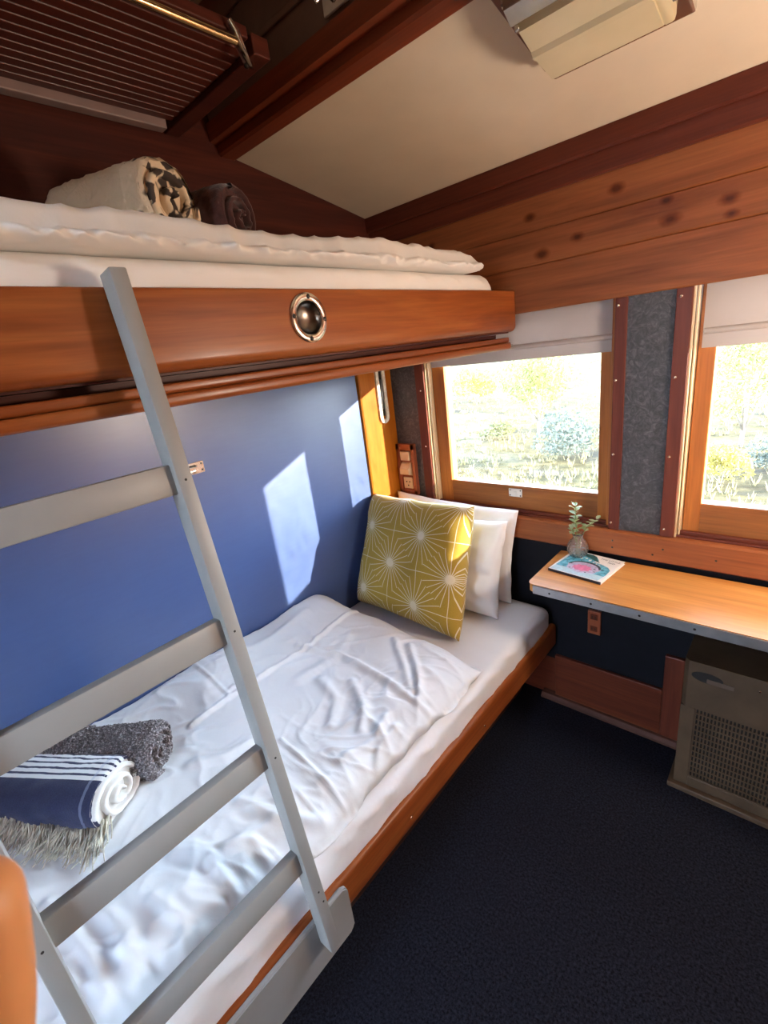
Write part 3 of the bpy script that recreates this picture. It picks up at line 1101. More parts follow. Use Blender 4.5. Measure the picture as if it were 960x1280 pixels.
def upper_duvet():
    bm = new()
    nx, ny = 80, 330
    x0, x1, y0, y1 = .03, .622, -2.27, -.225
    T, B = [], []
    for j in range(ny + 1):
        s = j / ny
        y = y0 + (y1 - y0) * s
        rt, rb = [], []
        for i in range(nx + 1):
            u = i / nx
            xe = x1 + .006 * n3(y * 8, 0, 3) + .004 * n3(y * 22, 0, 4)
            # fold over the front edge: the last columns turn down
            x = x0 + (xe - x0) * min(1, u / .86)
            e = max(0, (u - .86) / .14)
            ex = min(1.0, (1 - min(1, u / .86)) * (xe - x0) / .05)
            ef = min(1.0, (y1 - y) / .07)
            puff = math.sqrt(max(0, 1 - (1 - ex) ** 2)) * math.sqrt(max(0, 1 - (1 - ef) ** 2))
            lo = 1.748 + .003 * n3(y * 9, 1, 2)
            H = .062 + .010 * n3(x * 4, y * 3, 6) + .012 * smooth01((-y - 1.0) / 1.0)
            z = lo + H * (.35 + .65 * puff)
            # wrinkles on the rolled front edge
            wgt = smooth01((u - .6) / .3)
            z += wgt * (.004 * n3(y * 22 + x * 15, x * 8, 2) + .005 * max(0, 1 - abs(n3(y * 14 + x * 9, x * 5, 12)) * 3) ** 2) + .003 * n3(x * 14, y * 10, 9)
            if e > 0:
                ztop = z
                z = lo + (ztop - lo) * (1 - e)
                wz = z + .02 * n3(y * 9, 2, 8)
                x += .010 * sin(pi * e) + (.005 * n3(y * 20 + wz * 40, wz * 30, 5) + .014 * max(0, 1 - abs(n3(y * 13 + wz * 26, wz * 16, 15)) * 3) ** 2 + .008 * max(0, 1 - abs(n3(y * 27 - wz * 40, wz * 22, 25)) * 3) ** 2) * sin(pi * e)
            rt.append(bm.verts.new((x, y, z)))
            rb.append(bm.verts.new((x0 + (xe - x0) * u, y, lo - .001)) if 0 < i < nx and 0 < j < ny else rt[-1])
        T.append(rt); B.append(rb)
    for j in range(ny):
        for i in range(nx):
            bm.faces.new((T[j][i], T[j][i + 1], T[j + 1][i + 1], T[j + 1][i]))
            q = (B[j][i], B[j + 1][i], B[j + 1][i + 1], B[j][i + 1])
            try: bm.faces.new(q)
            except ValueError: pass
    return bm
o = obj('duvet', upper_duvet(), M['upper_linen'], None, True, loc=(.33, -1.2, 1.748))
tag(o, 'white duvet folded flat along the upper bunk, rolled towels lying on it', 'duvet')

rolled('towel', 'cream rolled towel with a dark print at its end, on the upper bunk', 'towel', (.450, -1.120, 1.884), V((-.93, -.36, 0)), .27, .150, .146, M['print'], M['print_end'], 1.9, 6.0, .006)
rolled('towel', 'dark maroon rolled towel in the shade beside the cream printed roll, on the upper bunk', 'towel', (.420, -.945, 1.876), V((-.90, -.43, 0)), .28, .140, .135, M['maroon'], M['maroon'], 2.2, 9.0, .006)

# ------------------------------------------------------------------ LADDER
foot = V((.8393, 0, .330)); topp = V((.680, 0, 1.710))
dl = (topp - foot).normalized()                # along the stiles
nl_ = V((dl.z, 0, -dl.x))                      # out of the ladder, towards the room
def LM(y):
    Mx = Matrix((V((0, 1, 0)), -nl_, dl)).transposed().to_4x4()     # local x = along y, local y = depth into the wall, local z = up the ladder
    return Matrix.Translation(V((foot.x, y, foot.z))) @ Mx
Lh = (topp - foot).length
ld = thing('ladder', 'grey painted wooden ladder leaning on the front board of the upper bunk', 'ladder', (.83, -1.55, .33))
for y0, y1 in ((-1.372, -1.346), (-1.760, -1.735)):
    bm = new(); box(bm, (y0, 0, 0), (y1, .0418, Lh), .003, 2, LM(0))
    st = obj('stile', bm, M['ladder'], ld, True, angle=40)
    for (zz, dy) in ((.165, 0), (.135, .004), (.51, 0), (.785, 0), (1.065, 0)):
        bm = new(); lathe(bm, [(0, .0004), (.0022, .0004), (.0022, 0)], frame(LM(0) @ V(((y0 + y1) / 2 + dy, -.0002, zz)), nl_), 8)
        obj('nail', bm, M['black'], st)
for z in (1.367, 1.087, .815, .550):
    l0 = (z - foot.z) / dl.z
    bm = new(); box(bm, (-1.738, .014, l0), (-1.370, .037, l0 + .050), .003, 2, LM(0))
    obj('rung', bm, M['ladder'], ld, True, angle=40)
bm = new()
def footboard():
    # rounded far end: profile in (y, z)
    prof = []
    y0, y1, z0, z1, r = -2.0, -1.275, .240, .384, .013
    for (cy, cz, a0) in ((y1 - r, z0 + r, -pi / 2), (y1 - r, z1 - r, 0)):
        for k in range(6): prof.append((cy + r * cos(a0 + k / 5 * pi / 2), cz + r * sin(a0 + k / 5 * pi / 2)))
    prof += [(y0, z1), (y0, z0)]
    t = bmesh.new()
    A = [t.verts.new((.7835, p[0], p[1])) for p in prof]; B = [t.verts.new((.7965, p[0], p[1])) for p in prof]
    n = len(prof)
    for i in range(n): t.faces.new((A[i], A[(i + 1) % n], B[(i + 1) % n], B[i]))
    t.faces.new(A); t.faces.new(B[::-1])
    return t
t = footboard()
bmesh.ops.bevel(t, geom=[e for e in t.edges if abs(e.verts[0].co.x - e.verts[1].co.x) < 1e-6], offset=.003, segments=2, affect='EDGES')
obj('foot_board', t, M['ladder'], ld, True, angle=40)

# ------------------------------------------------------------------ DESK
dk = thing('desk', 'orange-brown veneered wall desk under the windows with a grey metal edge', 'desk', (1.45, -.17, .70))
def desk_poly(x0, x1, y0, y1, r):
    p = [(x1, y0), (x1, y1), (x0, y1)]
    for k in range(7):
        a = pi + k / 6 * pi / 2
        p.append((x0 + r + r * cos(a), y0 + r + r * sin(a)))
    return p
bm = new(); prism(bm, desk_poly(.806, 2.095, -.326, -.028, .022), 'z', .700, .730)
bmesh.ops.bevel(bm, geom=[e for e in bm.edges if e.verts[0].co.z > .729 and e.verts[1].co.z > .729], offset=.002, segments=2, affect='EDGES')
obj('desk_top', bm, M['desk'], dk, True, angle=40)
bm = new(); box(bm, (.826, -.331, .696), (2.095, -.3265, .727), .001, 1)
es = obj('edge_strip', bm, M['steel'], dk)
for x in (.885, 1.02, 1.16, 1.30, 1.5, 1.7):
    bm = new(); lathe(bm, [(0, .0006), (.0035, .0006), (.0038, 0)], frame((x, -.331, .711), (0, -1, 0)), 10)
    obj('screw', bm, M['black'], es)
bm = new(); box(bm, (.86, -.30, .68), (2.08, -.28, .70)); obj('under_batten', bm, M['redwood_x'], dk)
bm = new(); box(bm, (.83, -.05, .665), (2.09, -.030, .70)); obj('wall_batten', bm, M['redwood_x'], dk)

# ------------------------------------------------------------------ BOOK
bk = thing('book', 'thin blue picture book with a pink sea creature on its cover, lying on the desk', 'book', (.925, -.13, .73))
c_bl, c_br, c_tr, c_tl = V((.828, -.208, 0)), V((1.024, -.246, 0)), V((1.026, -.045, 0)), V((.842, -.030, 0))
ex = (c_br - c_bl).normalized(); ey = (c_tl - c_bl); ey = (ey - ex * ey.dot(ex)).normalized()
ex = V((.985, -.13, 0)).normalized(); ey = V((.13, .985, 0)).normalized()
BW, BH = .190, .186
BO = V((.829, -.207, .7305))
MB_ = Matrix((ex, ey, V((0, 0, 1)))).transposed().to_4x4(); MB_ = Matrix.Translation(BO) @ MB_
bm = new(); box(bm, (.002, .002, .0012), (BW - .003, BH - .003, .0082), .0004, 1, MB_); obj('pages', bm, M['cover_white'], bk)
bm = new(); box(bm, (0, -.0012, 0), (BW, .0012, .0096), .0004, 1, MB_); obj('spine', bm, M['spine'], bk)
bm = new(); box(bm, (0, 0, 0), (BW, BH, .0012), 0, 1, MB_); obj('back_cover', bm, M['cover_white'], bk)
bm = new(); box(bm, (0, 0, .0084), (BW, BH, .0096), .0003, 1, MB_); fc = obj('front_cover', bm, M['cover_white'], bk)
def flat(name, pts, z, mat, uv=False):
    bm = new(); uvl = bm.loops.layers.uv.new('UVMap')
    vs = [bm.verts.new(MB_ @ V((p[0] * BW, p[1] * BH, z))) for p in pts]
    f = bm.faces.new(vs)
    for lp, p in zip(f.loops, pts): lp[uvl].uv = p
    return obj(name, bm, mat, fc)
flat('sea_picture', [(.03, .02), (.93, .02), (.955, .30), (.94, .50), (.86, .60), (.72, .66), (.55, .69), (.60, .80), (.50, .93), (.40, .97), (.06, .97)], .00965, M['cover'])
flat('dark_wave', [(.16, .93), (.42, .965), (.50, .92), (.58, .80), (.66, .70), (.54, .74), (.42, .82), (.30, .87)], .0098, M['teal'])
def blob(cx, cy, rx, ry, n=40, k=5, amp=.12, ph=0.0):
    return [(cx + rx * (1 + amp * sin(k * a + ph)) * cos(a), cy + ry * (1 + amp * sin(k * a + ph)) * sin(a)) for a in [2 * pi * i / n for i in range(n)]]
flat('lilac_ring', blob(.50, .37, .30, .22, 40, 7, .06), .0098, M['lilac'])
arc = [(.50 + .30 * cos(a), .40 + .23 * sin(a)) for a in [pi * (.05 + .95 * i / 16) for i in range(17)]]
arc += [(.50 + .27 * cos(a), .38 + .20 * sin(a)) for a in [pi * (1.0 - .95 * i / 16) for i in range(17)]]
flat('dark_arc', arc, .0100, M['ink'])
flat('pink_creature', blob(.49, .34, .17, .125, 48, 9, .10, .5), .0101, M['pink'])
for (cx, cy, r_) in ((.70, .40, .022), (.74, .30, .018), (.30, .24, .02), (.83, .44, .025), (.62, .20, .018), (.25, .42, .018)):
    flat('dark_spot', blob(cx, cy, r_, r_ * .8, 12, 3, .1), .0101, M['ink'])
for i, (cx, cy, r_) in enumerate(((.20, .80, .055), (.30, .72, .035), (.38, .76, .03), (.47, .71, .04), (.56, .66, .022), (.63, .63, .022), (.69, .61, .02))):
    flat('white_letter_shape', blob(cx, cy, r_ * .7, r_, 14, 4, .25, i), .0100, M['cover_white'])

def lettering(name, body, at, size, mat, z=.0099):
    cu = bpy.data.curves.new(name, 'FONT'); cu.body = body; cu.size = size; cu.extrude = .00003
    cu.align_x = 'LEFT'
    to = bpy.data.objects.new(name, cu); link(to)
    bpy.context.view_layer.update()
    me = bpy.data.meshes.new_from_object(to.evaluated_get(bpy.context.evaluated_depsgraph_get()))
    COL.objects.unlink(to); bpy.data.objects.remove(to)
    bm = new(); bm.from_mesh(me); bpy.data.meshes.remove(me)
    bmesh.ops.transform(bm, matrix=MB_ @ Matrix.Translation(V((at[0] * BW, at[1] * BH, z))), verts=bm.verts[:])
    return obj(name, bm, mat, fc)
lettering('title_line', 'THE LITTLE', (.60, .86), .0135, M['ink'])
lettering('title_line', 'RED', (.77, .77), .0135, M['ink'])

# ------------------------------------------------------------------ VASE AND SPRIG
vx, vy = .882, -.066
va = new()
outer = [(0, .0), (.018, 0), (.020, .004), (.026, .010), (.035, .024), (.0385, .040), (.036, .056), (.027, .071), (.019, .080), (.0175, .088), (.021, .099), (.022, .101)]
inner = [(.0195, .101), (.0155, .089), (.017, .081), (.025, .070), (.0335, .055), (.036, .040), (.0325, .025), (.022, .012), (0, .010)]
lathe(va, outer + inner, Matrix.Translation(V((vx, vy, .7306))), 28)
vo = obj('vase', va, M['vase'], None, True, loc=(vx, vy, .7306))
tag(vo, 'small round clear glass vase on the desk behind the blue book', 'vase')
sg = thing('leaf_sprig', 'green leafy sprig standing in the small glass vase', 'plant', (vx, vy, .745))
def leaf(bm, base, d, L, w, nrm, curl=.15):
    d = V(d).normalized(); s = d.cross(V(nrm)).normalized(); n = s.cross(d)
    rows = []
    for k in range(6):
        q = k / 5
        ww = w * math.sin(pi * min(.98, q * .9 + .06)) ** .8
        p = V(base) + d * L * q + n * (curl * L * (q * q) * -1)
        rows.append((bm.verts.new(p - s * ww + n * ww * .25), bm.verts.new(p), bm.verts.new(p + s * ww + n * ww * .25)))
    for a, b in zip(rows, rows[1:]):
        bm.faces.new((a[0], a[1], b[1], b[0])); bm.faces.new((a[1], a[2], b[2], b[1]))
stems = [[(vx, vy, .745), (vx - .002, vy, .80), (vx - .006, vy - .004, .87), (vx - .008, vy - .006, .945)],
         [(vx + .004, vy, .745), (vx + .010, vy - .002, .81), (vx + .028, vy + .004, .855), (vx + .062, vy + .012, .890)],
         [(vx - .003, vy + .004, .745), (vx - .008, vy - .006, .82), (vx - .016, vy - .012, .850)]]
bm = new()
for s in stems: tube(bm, s, [.0018, .0016, .0013, .0009], 6)
obj('stem', bm, M['stem'], sg, True)
rnd = random.Random(11)
def along(s, q):
    k = q * (len(s) - 1); i = min(int(k), len(s) - 2)
    return V(s[i]).lerp(V(s[i + 1]), k - i)
for s, cnt, L in ((stems[0], 16, .029), (stems[1], 12, .024), (stems[2], 7, .026)):
    for i in range(cnt):
        q = .55 + .45 * i / (cnt - 1)
        b = along(s, q)
        a = i * 2.4 + rnd.uniform(-.4, .4)
        dirv = V((cos(a), sin(a) * .8, rnd.uniform(.15, .8)))
        bm = new(); leaf(bm, b, dirv, L * rnd.uniform(.75, 1.1), L * .33, (0, 0, 1))
        obj('leaf', bm, M['sprig'], sg, True)

# ------------------------------------------------------------------ HEATER
ht = thing('heater', 'brown-beige enamelled heater box with a slotted grille, on the floor under the desk', 'heater', (1.60, -.12, 0))
HX0, HX1, HYF, HZ = 1.268, 1.95, -.205, .520
bm = new()
prof = round_rect(HX0, HX1, 0.012, HZ, [.004, .004, .02, .02], 5)
t = bmesh.new()
prism(bm, [(HX0 + .012, HYF), (HX0, HYF + .012), (HX0, -.05), (HX1, -.05), (HX1, HYF + .012), (HX1 - .012, HYF)], 'z', .345, HZ)
box(bm, (HX0, HYF + .02, .02), (HX1, -.05, .345))
for (a, b) in ((HX0, HX0 + .040), (HX1 - .04, HX1)): box(bm, (a, HYF, .02), (b, HYF + .03, .345), .002)
box(bm, (HX0 + .040, HYF, .02), (HX1 - .04, HYF + .03, .06), .002)
hb = obj('casing', bm, M['heater'], ht)
# front grille : plate with rows of upright slots
bm = new()
gx0, gx1, gz0, gz1 = HX0 + .040, HX1 - .04, .06, .345
cols, rows = 62, 13
xs = []
for i in range(cols):
    a = gx0 + (gx1 - gx0) * i / cols; w_ = (gx1 - gx0) / cols
    xs += [a, a + w_ * .45]
xs.append(gx1)
zs = []
for j in range(rows):
    a = gz0 + (gz1 - gz0) * j / rows; h_ = (gz1 - gz0) / rows
    zs += [a, a + h_ * .28]
zs.append(gz1)
vv = {}
def gv(i, j):
    if (i, j) not in vv: vv[(i, j)] = bm.verts.new((xs[i], HYF + .002, zs[j]))
    return vv[(i, j)]
for i in range(len(xs) - 1):
    for j in range(len(zs) - 1):
        if i % 2 == 1 and j % 2 == 1: continue
        bm.faces.new((gv(i, j), gv(i + 1, j), gv(i + 1, j + 1), gv(i, j + 1)))
r_ = bmesh.ops.extrude_face_region(bm, geom=bm.faces[:])
for v in [g for g in r_['geom'] if isinstance(g, bmesh.types.BMVert)]: v.co.y += .003
obj('grille', bm, M['heater'], ht)
bm = new(); box(bm, (gx0 + .001, HYF + .012, gz0 + .001), (gx1 - .001, HYF + .018, gz1 - .001)); obj('grille_backing', bm, M['black'], ht)
bm = new(); lathe(bm, [(0, .0008), (.030, .0008), (.034, .0016), (.036, 0)], frame((HX0 + .062, HYF, .472), (0, -1, 0), (1, 0, 0)) @ Matrix.Diagonal((1.15, .52, 1, 1)), 24)
obj('air_hole', bm, M['black'], ht, True)
bm = new(); box(bm, (HX0 + .062, HYF - .002, .455), (HX0 + .13, HYF + .001, .470), .001); obj('name_plate', bm, plain('worn_plate', (.12, .08, .06), .5), ht)
for x in (HX0 + .19, HX0 + .45): obj('screw', screw_bm((x, HYF, .480), (0, -1, 0), .004), M['screw'], ht, True)
bm = new(); box(bm, (HX0 - .015, HYF - .018, 0), (HX1, -.05, .020), .003); obj('base_skirt', bm, M['heater'], ht)

# ------------------------------------------------------------------ SOCKET, SWITCH, PLATES
t = thing('power_socket', 'small red-brown socket on the dark wall just below the desk', 'socket', (.93, -.006, .437))
bm = new(); box(bm, (.907, -.020, .386), (.956, -.006, .490), .003); obj('plate', bm, M['socketwood'], t)
for z in (.465, .412):
    bm = new(); box(bm, (.918, -.0225, z - .012), (.945, -.0195, z + .012), .0015); s_ = obj('outlet', bm, M['redwood_x'], t)
    for dx in (-.006, .006):
        bm = new(); box(bm, (.9315 + dx - .0015, -.0230, z - .005), (.9315 + dx + .0015, -.0224, z + .005))
        obj('slot', bm, M['black'], s_)

t = thing('switch_panel', 'orange-red wooden switch plate in the corner between pillows and blue wall', 'switch', (.066, -.005, 1.0))
bm = new()
x0, x1, z0, z1 = .014, .118, .882, 1.127
box(bm, (x0, -.018, z0), (x1, -.005, z1), .003)
pt = obj('back_plate', bm, M['socketwood'], t)
bm = new()
for lo, hi in (((x0, -.028, z0), (x0 + .018, -.018, z1)), ((x1 - .018, -.028, z0), (x1, -.018, z1)), ((x0, -.028, z1 - .028), (x1, -.018, z1)), ((x0, -.028, z0), (x1, -.018, z0 + .022))): box(bm, lo, hi, .002)
obj('raised_frame', bm, M['socketwood'], t)
bm = new(); box(bm, (.040, -.034, 1.050), (.092, -.018, 1.092), .003); obj('upper_switch', bm, M['ivory'], t)
bm = new(); prism(bm, [(-.018, .975), (-.046, .985), (-.046, 1.012), (-.030, 1.035), (-.018, 1.040)], 'x', .040, .092); obj('rocker', bm, M['ivory'], t)
bm = new(); box(bm, (.040, -.026, .912), (.094, -.018, .966), .002); so = obj('outlet', bm, M['ivory'], t)
for (dx, dz) in ((-.009, .006), (.009, .006), (0, -.012)):
    bm = new(); lathe(bm, [(0, .0006), (.0035, .0006), (.0035, 0)], frame((.067 + dx, -.026, .939 + dz), (0, -1, 0)), 10)
    obj('socket_hole', bm, M['black'], so)

t = thing('door_catch', 'chipped cream-painted slotted metal bracket on the yellow board beside the blue wall', 'bracket', (.014, -.09, 1.38))
bm = new()
def ring_plate(cy, z0, z1, ro, ri, x0, x1):
    t2 = bmesh.new()
    O, I = [], []
    n = 14
    for (cz, a0) in ((z1 - ro, 0), (z0 + ro, pi)):
        for k in range(n + 1):
            a = a0 + pi * k / n
            O.append((cy + ro * cos(a), cz + ro * sin(a)))
            I.append((cy + ri * cos(a), (cz + (ri - ro) * .0) + ri * sin(a)))
    N_ = len(O)
    A = [t2.verts.new((x1, *p)) for p in O]; B = [t2.verts.new((x1, *p)) for p in I]
    C_ = [t2.verts.new((x0, *p)) for p in O]; D = [t2.verts.new((x0, *p)) for p in I]
    for i in range(N_):
        j = (i + 1) % N_
        t2.faces.new((A[i], A[j], B[j], B[i])); t2.faces.new((C_[i], D[i], D[j], C_[j]))
        t2.faces.new((A[i], C_[i], C_[j], A[j])); t2.faces.new((B[i], B[j], D[j], D[i]))
    return t2
merge(bm, ring_plate(-.084, 1.236, 1.50, .030, .013, .012, .022))
obj('slotted_plate', bm, M['latch'], t, True, angle=40)
bm = new(); box(bm, (.0118, -.096, 1.268), (.0138, -.072, 1.476)); obj('slot_back', bm, M['darkmetal'], t)
bm = new(); tube(bm, [(.016, -.088, 1.30), (.019, -.085, 1.36), (.018, -.083, 1.43)], .0045, 8); obj('bolt', bm, M['steel'], t, True)

t = thing('catch_plate', 'small chrome catch on the blue wall, just right of the ladder', 'catch', (.002, -1.0, 1.265))
bm = new(); box(bm, (-.0005, -1.045, 1.246), (.004, -.973, 1.284), .001, 1); cp_ = obj('plate', bm, M['chrome'], t)
bm = new(); tube(bm, [(.006, -1.045, 1.272), (.006, -1.0, 1.272)], .004, 8); obj('pin', bm, M['chrome'], t, True, angle=40); bm = new(); box(bm, (.004, -1.04, 1.25), (.010, -1.006, 1.262), .002); obj('tongue', bm, M['chrome'], t, True, angle=40)
for z in (1.276, 1.255): obj('screw', screw_bm((.004, -.981, z), (1, 0, 0), .0035), M['darkmetal'], cp_, True)

# ------------------------------------------------------------------ CEILING LAMP
sl = (2.175 - 2.057) / .62
Ms = Matrix.Translation(V((0, 0, 2.0575))) @ Matrix.Shear('XZ', 4, (0, 0)) @ Matrix(((1, 0, 0, 0), (0, 1, 0, 0), (0, -sl, 1, 0), (0, 0, 0, 1)))
lm = thing('ceiling_lamp', 'cream plastic-covered strip lamp with chrome body on a wooden base, on the cream ceiling', 'lamp', (1.06, -.5, 2.15))
bm = new(); box(bm, (.905, -.665, -.022), (1.235, -.372, -.001), .003, 2, Ms); obj('base_board', bm, M['lacquer'], lm)
bm = new(); box(bm, (.935, -.645, -.060), (1.21, -.395, -.022), .006, 2, Ms); obj('body', bm, M['chrome'], lm)
bm = new()
prism(bm, [(-.415, -.030), (-.418, -.058), (-.440, -.082), (-.520, -.086), (-.526, -.091), (-.538, -.091), (-.545, -.084), (-.598, -.078), (-.605, -.05), (-.605, -.03)], 'x', .950, 1.165, Ms)
box(bm, (1.160, -.60, -.080), (1.185, -.43, -.030), .008, 2, Ms)
obj('cover', bm, M['lampcover'], lm, True, angle=28)
bm = new(); prism(bm, [(-.612, -.024), (-.612, -.074), (-.622, -.08), (-.650, -.07), (-.656, -.05), (-.656, -.024)], 'x', .945, 1.19, Ms)
obj('reflector', bm, M['chrome'], lm, True, angle=30)
for k in range(3):
    bm = new(); box(bm, (.941, -.60 + k * .012, -.075 + k * .006), (.953, -.592 + k * .012, -.03), .002, 1, Ms)
    obj('end_clip', bm, M['chrome'], lm)
bm = new(); tube(bm, [(1.180, -.47, 2.088), (1.245, -.47, 2.086)], .012, 12); obj('cable_gland', bm, plain('grey_gland', (.12, .11, .13), .4), lm, True, angle=40)

# ------------------------------------------------------------------ LUGGAGE RACK, HOOK
rk = thing('luggage_rack', 'dark slatted wooden luggage rack with a brass rod, above the upper bunk', 'rack', (.25, -1.5, 2.2))
for i in range(13):
    x = .056 + i * .0285
    bm = new(); box(bm, (x, -2.40, 2.208), (x + .0262, -.845, 2.222), .003); obj('slat', bm, M['slat'], rk)
bm = new(); box(bm, (.02, -2.40, 2.190), (.052, -.86, 2.222), .003); obj('wall_ledge', bm, plain('grey_mauve_strip', (.30, .21, .19), .5), rk, label='pale strip along the wall')
bm = new(); box(bm, (.003, -.845, 2.196), (.45, -.80, 2.235), .003); obj('end_bar', bm, M['redwood_y'], rk)
bm = new(); box(bm, (.42, -2.40, 2.222), (.445, -.85, 2.245), .003); obj('front_bar', bm, M['redwood_y'], rk)
bm = new(); tube(bm, [(.458, -2.40, 2.200), (.458, -.895, 2.200)], .0075, 14); obj('rod', bm, M['brass'], rk, True, angle=50, label='polished brass rod')
bm = new(); tube(bm, [(.456, -.905, 2.232), (.456, -.893, 2.215), (.455, -.885, 2.195), (.440, -.862, 2.180), (.425, -.845, 2.186), (.41, -.83, 2.215)], [.011, .014, .014, .013, .012, .010], 12, True, .45)
br_ = obj('bracket', bm, M['chrome'], rk, True, angle=50)
obj('screw', screw_bm((.437, -.862, 2.173), (.2, -.3, -1), .006), M['darkmetal'], br_, True)
bm = new(); box(bm, (.47, -1.02, 2.235), (.52, -.98, ZTOP), .004); obj('hanger_post', bm, M['redwood_z'], rk)

hk = thing('coat_hook', 'small metal coat hook on the dark panel above the ceiling beam', 'hook', (.63, -.70, 2.29))
HOOK = hk
bm = new(); box(bm, (.585, -.704, 2.262), (.665, -.6965, 2.325), .002); obj('plate', bm, M['zinc'], hk)
bm = new()
tube(bm, [(.605, -.704, 2.30), (.605, -.725, 2.285), (.603, -.742, 2.270), (.600, -.750, 2.285)], .005, 8)
obj('prong', bm, M['chrome'], hk, True)
bm = new(); tube(bm, [(.650, -.704, 2.30), (.652, -.725, 2.280), (.655, -.738, 2.258), (.656, -.745, 2.250)], [.005, .005, .006, .007], 8)
obj('prong', bm, M['chrome'], hk, True)

HOOK.location.x -= .045

# ------------------------------------------------------------------ FILL LAMP (added unseen on the right wall to brighten ceiling and upper bunk)
flp = thing('fill_lamp', 'added unseen fill lamp, brass with a glowing warm globe, on the right wall above the desk', 'lamp', (2.09, -.42, 1.36))
bm = new(); lathe(bm, [(0, .018), (.03, .018), (.045, .012), (.05, 0)], frame((2.0995, -.42, 1.36), (-1, 0, 0)), 28); obj('wall_plate', bm, M['brass'], flp, True, angle=40)
bm = new(); tube(bm, [(2.085, -.42, 1.36), (2.05, -.42, 1.345), (2.02, -.42, 1.30), (1.99, -.42, 1.285), (1.975, -.42, 1.30)], .008, 12); obj('arm', bm, M['brass'], flp, True, angle=50)
bm = new(); lathe(bm, [(0, -.02), (.03, -.018), (.042, .0), (.044, .012), (.036, .012), (0, .004)], Matrix.Translation(V((1.975, -.42, 1.305))), 28); obj('holder', bm, M['brass'], flp, True, angle=40)
bm = new(); bmesh.ops.create_uvsphere(bm, u_segments=28, v_segments=16, radius=.10, matrix=Matrix.Translation(V((1.975, -.42, 1.40))))
mg, ntg, pg, og = nm('warm_fill_globe')
pg.inputs['Base Color'].default_value = (.9, .8, .65, 1)
pg.inputs['Emission Color'].default_value = (1.0, .86, .70, 1)
pg.inputs['Emission Strength'].default_value = FILL_L
obj('globe', bm, mg, flp, True)

# ------------------------------------------------------------------ OUTSIDE
GZ = -1.30
def gheight(x, y): return GZ + .12 * n3(x * .12, y * .12, 4) + .05 * n3(x * .5, y * .5, 2)
bm = new()
ng = 70
gv2 = []
for j in range(ng + 1):
    row = []
    for i in range(ng + 1):
        x = -160 * (1 - i / ng) ** 1.0 + 160 * (i / ng); x = math.copysign(abs(x / 160) ** 2.2 * 160, x)
        y = -160 + 320 * j / ng; y = math.copysign(abs(y / 160) ** 2.2 * 160, y)
        row.append(bm.verts.new((x, y, gheight(x, y))))
    gv2.append(row)
for j in range(ng):
    for i in range(ng): bm.faces.new((gv2[j][i], gv2[j][i + 1], gv2[j + 1][i + 1], gv2[j + 1][i]))
g = obj('ground', bm, M['ground'], None, True); g['kind'] = 'structure'

bm = new(); rnd = random.Random(5)
for i in range(3800):
    y = 6.0 + 40 * rnd.random() ** 1.6
    x = rnd.uniform(-1.15, .25) * y * 1.0 + rnd.uniform(-1, 1.5)
    z = gheight(x, y)
    h = rnd.uniform(.08, .22); r0 = rnd.uniform(.04, .13)
    for k in range(6):
        a = rnd.uniform(0, 2 * pi); w = rnd.uniform(.006, .014) * (1 + y * .06)
        d2 = V((cos(a), sin(a), 0)); s2 = V((-sin(a), cos(a), 0))
        b = V((x, y, z - .02)) + d2 * r0 * .3
        t3 = V((x, y, z + h * rnd.uniform(.6, 1))) + d2 * r0
        bm.faces.new((bm.verts.new(b - s2 * w), bm.verts.new(b + s2 * w), bm.verts.new(t3)))
o = obj('grass', bm, M['grass'])
tag(o, 'pale dry grass tufts on the sunlit ground outside the windows', 'grass', kind='stuff')

def foliage(bm, rnd, c, rad, n, size, lumps=7):
    cs = []
    for k in range(lumps):
        d3 = V((rnd.gauss(0, 1), rnd.gauss(0, 1), rnd.gauss(0, 1))).normalized()
        cs.append((V(c) + V((d3.x * rad[0], d3.y * rad[1], d3.z * rad[2])) * .55, rnd.uniform(.4, .6)))
    for i in range(n):
        cc, rr = cs[rnd.randrange(lumps)]
        d3 = V((rnd.gauss(0, 1), rnd.gauss(0, 1), rnd.gauss(0, 1))).normalized() * rnd.uniform(.5, 1.0) ** .5
        p = cc + V((d3.x * rad[0], d3.y * rad[1], d3.z * rad[2])) * rr
        a = V((rnd.gauss(0, 1), rnd.gauss(0, 1), rnd.gauss(0, 1))).normalized()
        b = a.orthogonal().normalized()
        s2 = size * rnd.uniform(.6, 1.3)
        bm.faces.new([bm.verts.new(p + a * s2), bm.verts.new(p + b * s2 * .45), bm.verts.new(p - a * s2), bm.verts.new(p - b * s2 * .45)])
def plant(name, label, cat, x, y, h, rx, mat, n, size, trunk=.35, group=None, seed=1, rz=None):
    rnd = random.Random(seed)
    z = gheight(x, y)
    t = thing(name, label, cat, (x, y, z), group)
    th = h * trunk
    rz = rz or (h - th) / 2
    bm = new(); foliage(bm, rnd, (x, y, z + th + rz * .95), (rx, rx, rz), n, size, 9)
    obj('crown', bm, mat, t)
    bm = new()
    tube(bm, [(x, y, z - .05), (x + .02, y, z + th * .6), (x + .05, y + .03, z + th + rz * .6)], [.028 * h / 2, .022 * h / 2, .008 * h / 2], 8)
    for k in range(4):
        a = k * 1.7 + seed
        tube(bm, [(x + .02, y, z + th * .6), (x + rx * .5 * cos(a), y + rx * .5 * sin(a), z + th + rz * .8)], [.014 * h / 2, .003 * h], 6)
    obj('trunk', bm, M['bark'], t, True)
    return t
plant('tree', 'lime green tree outside the left window, right of its middle', 'tree', -4.35, 11.25, 3.2, 1.0, M['leaf_lime'], 4200, .042, .22, 'trees outside', 2)
plant('tree', 'pale lime tree filling the right-hand window at the photo edge', 'tree', .42, 10.6, 3.4, 1.0, M['leaf_lime'], 4200, .042, .16, 'trees outside', 3)
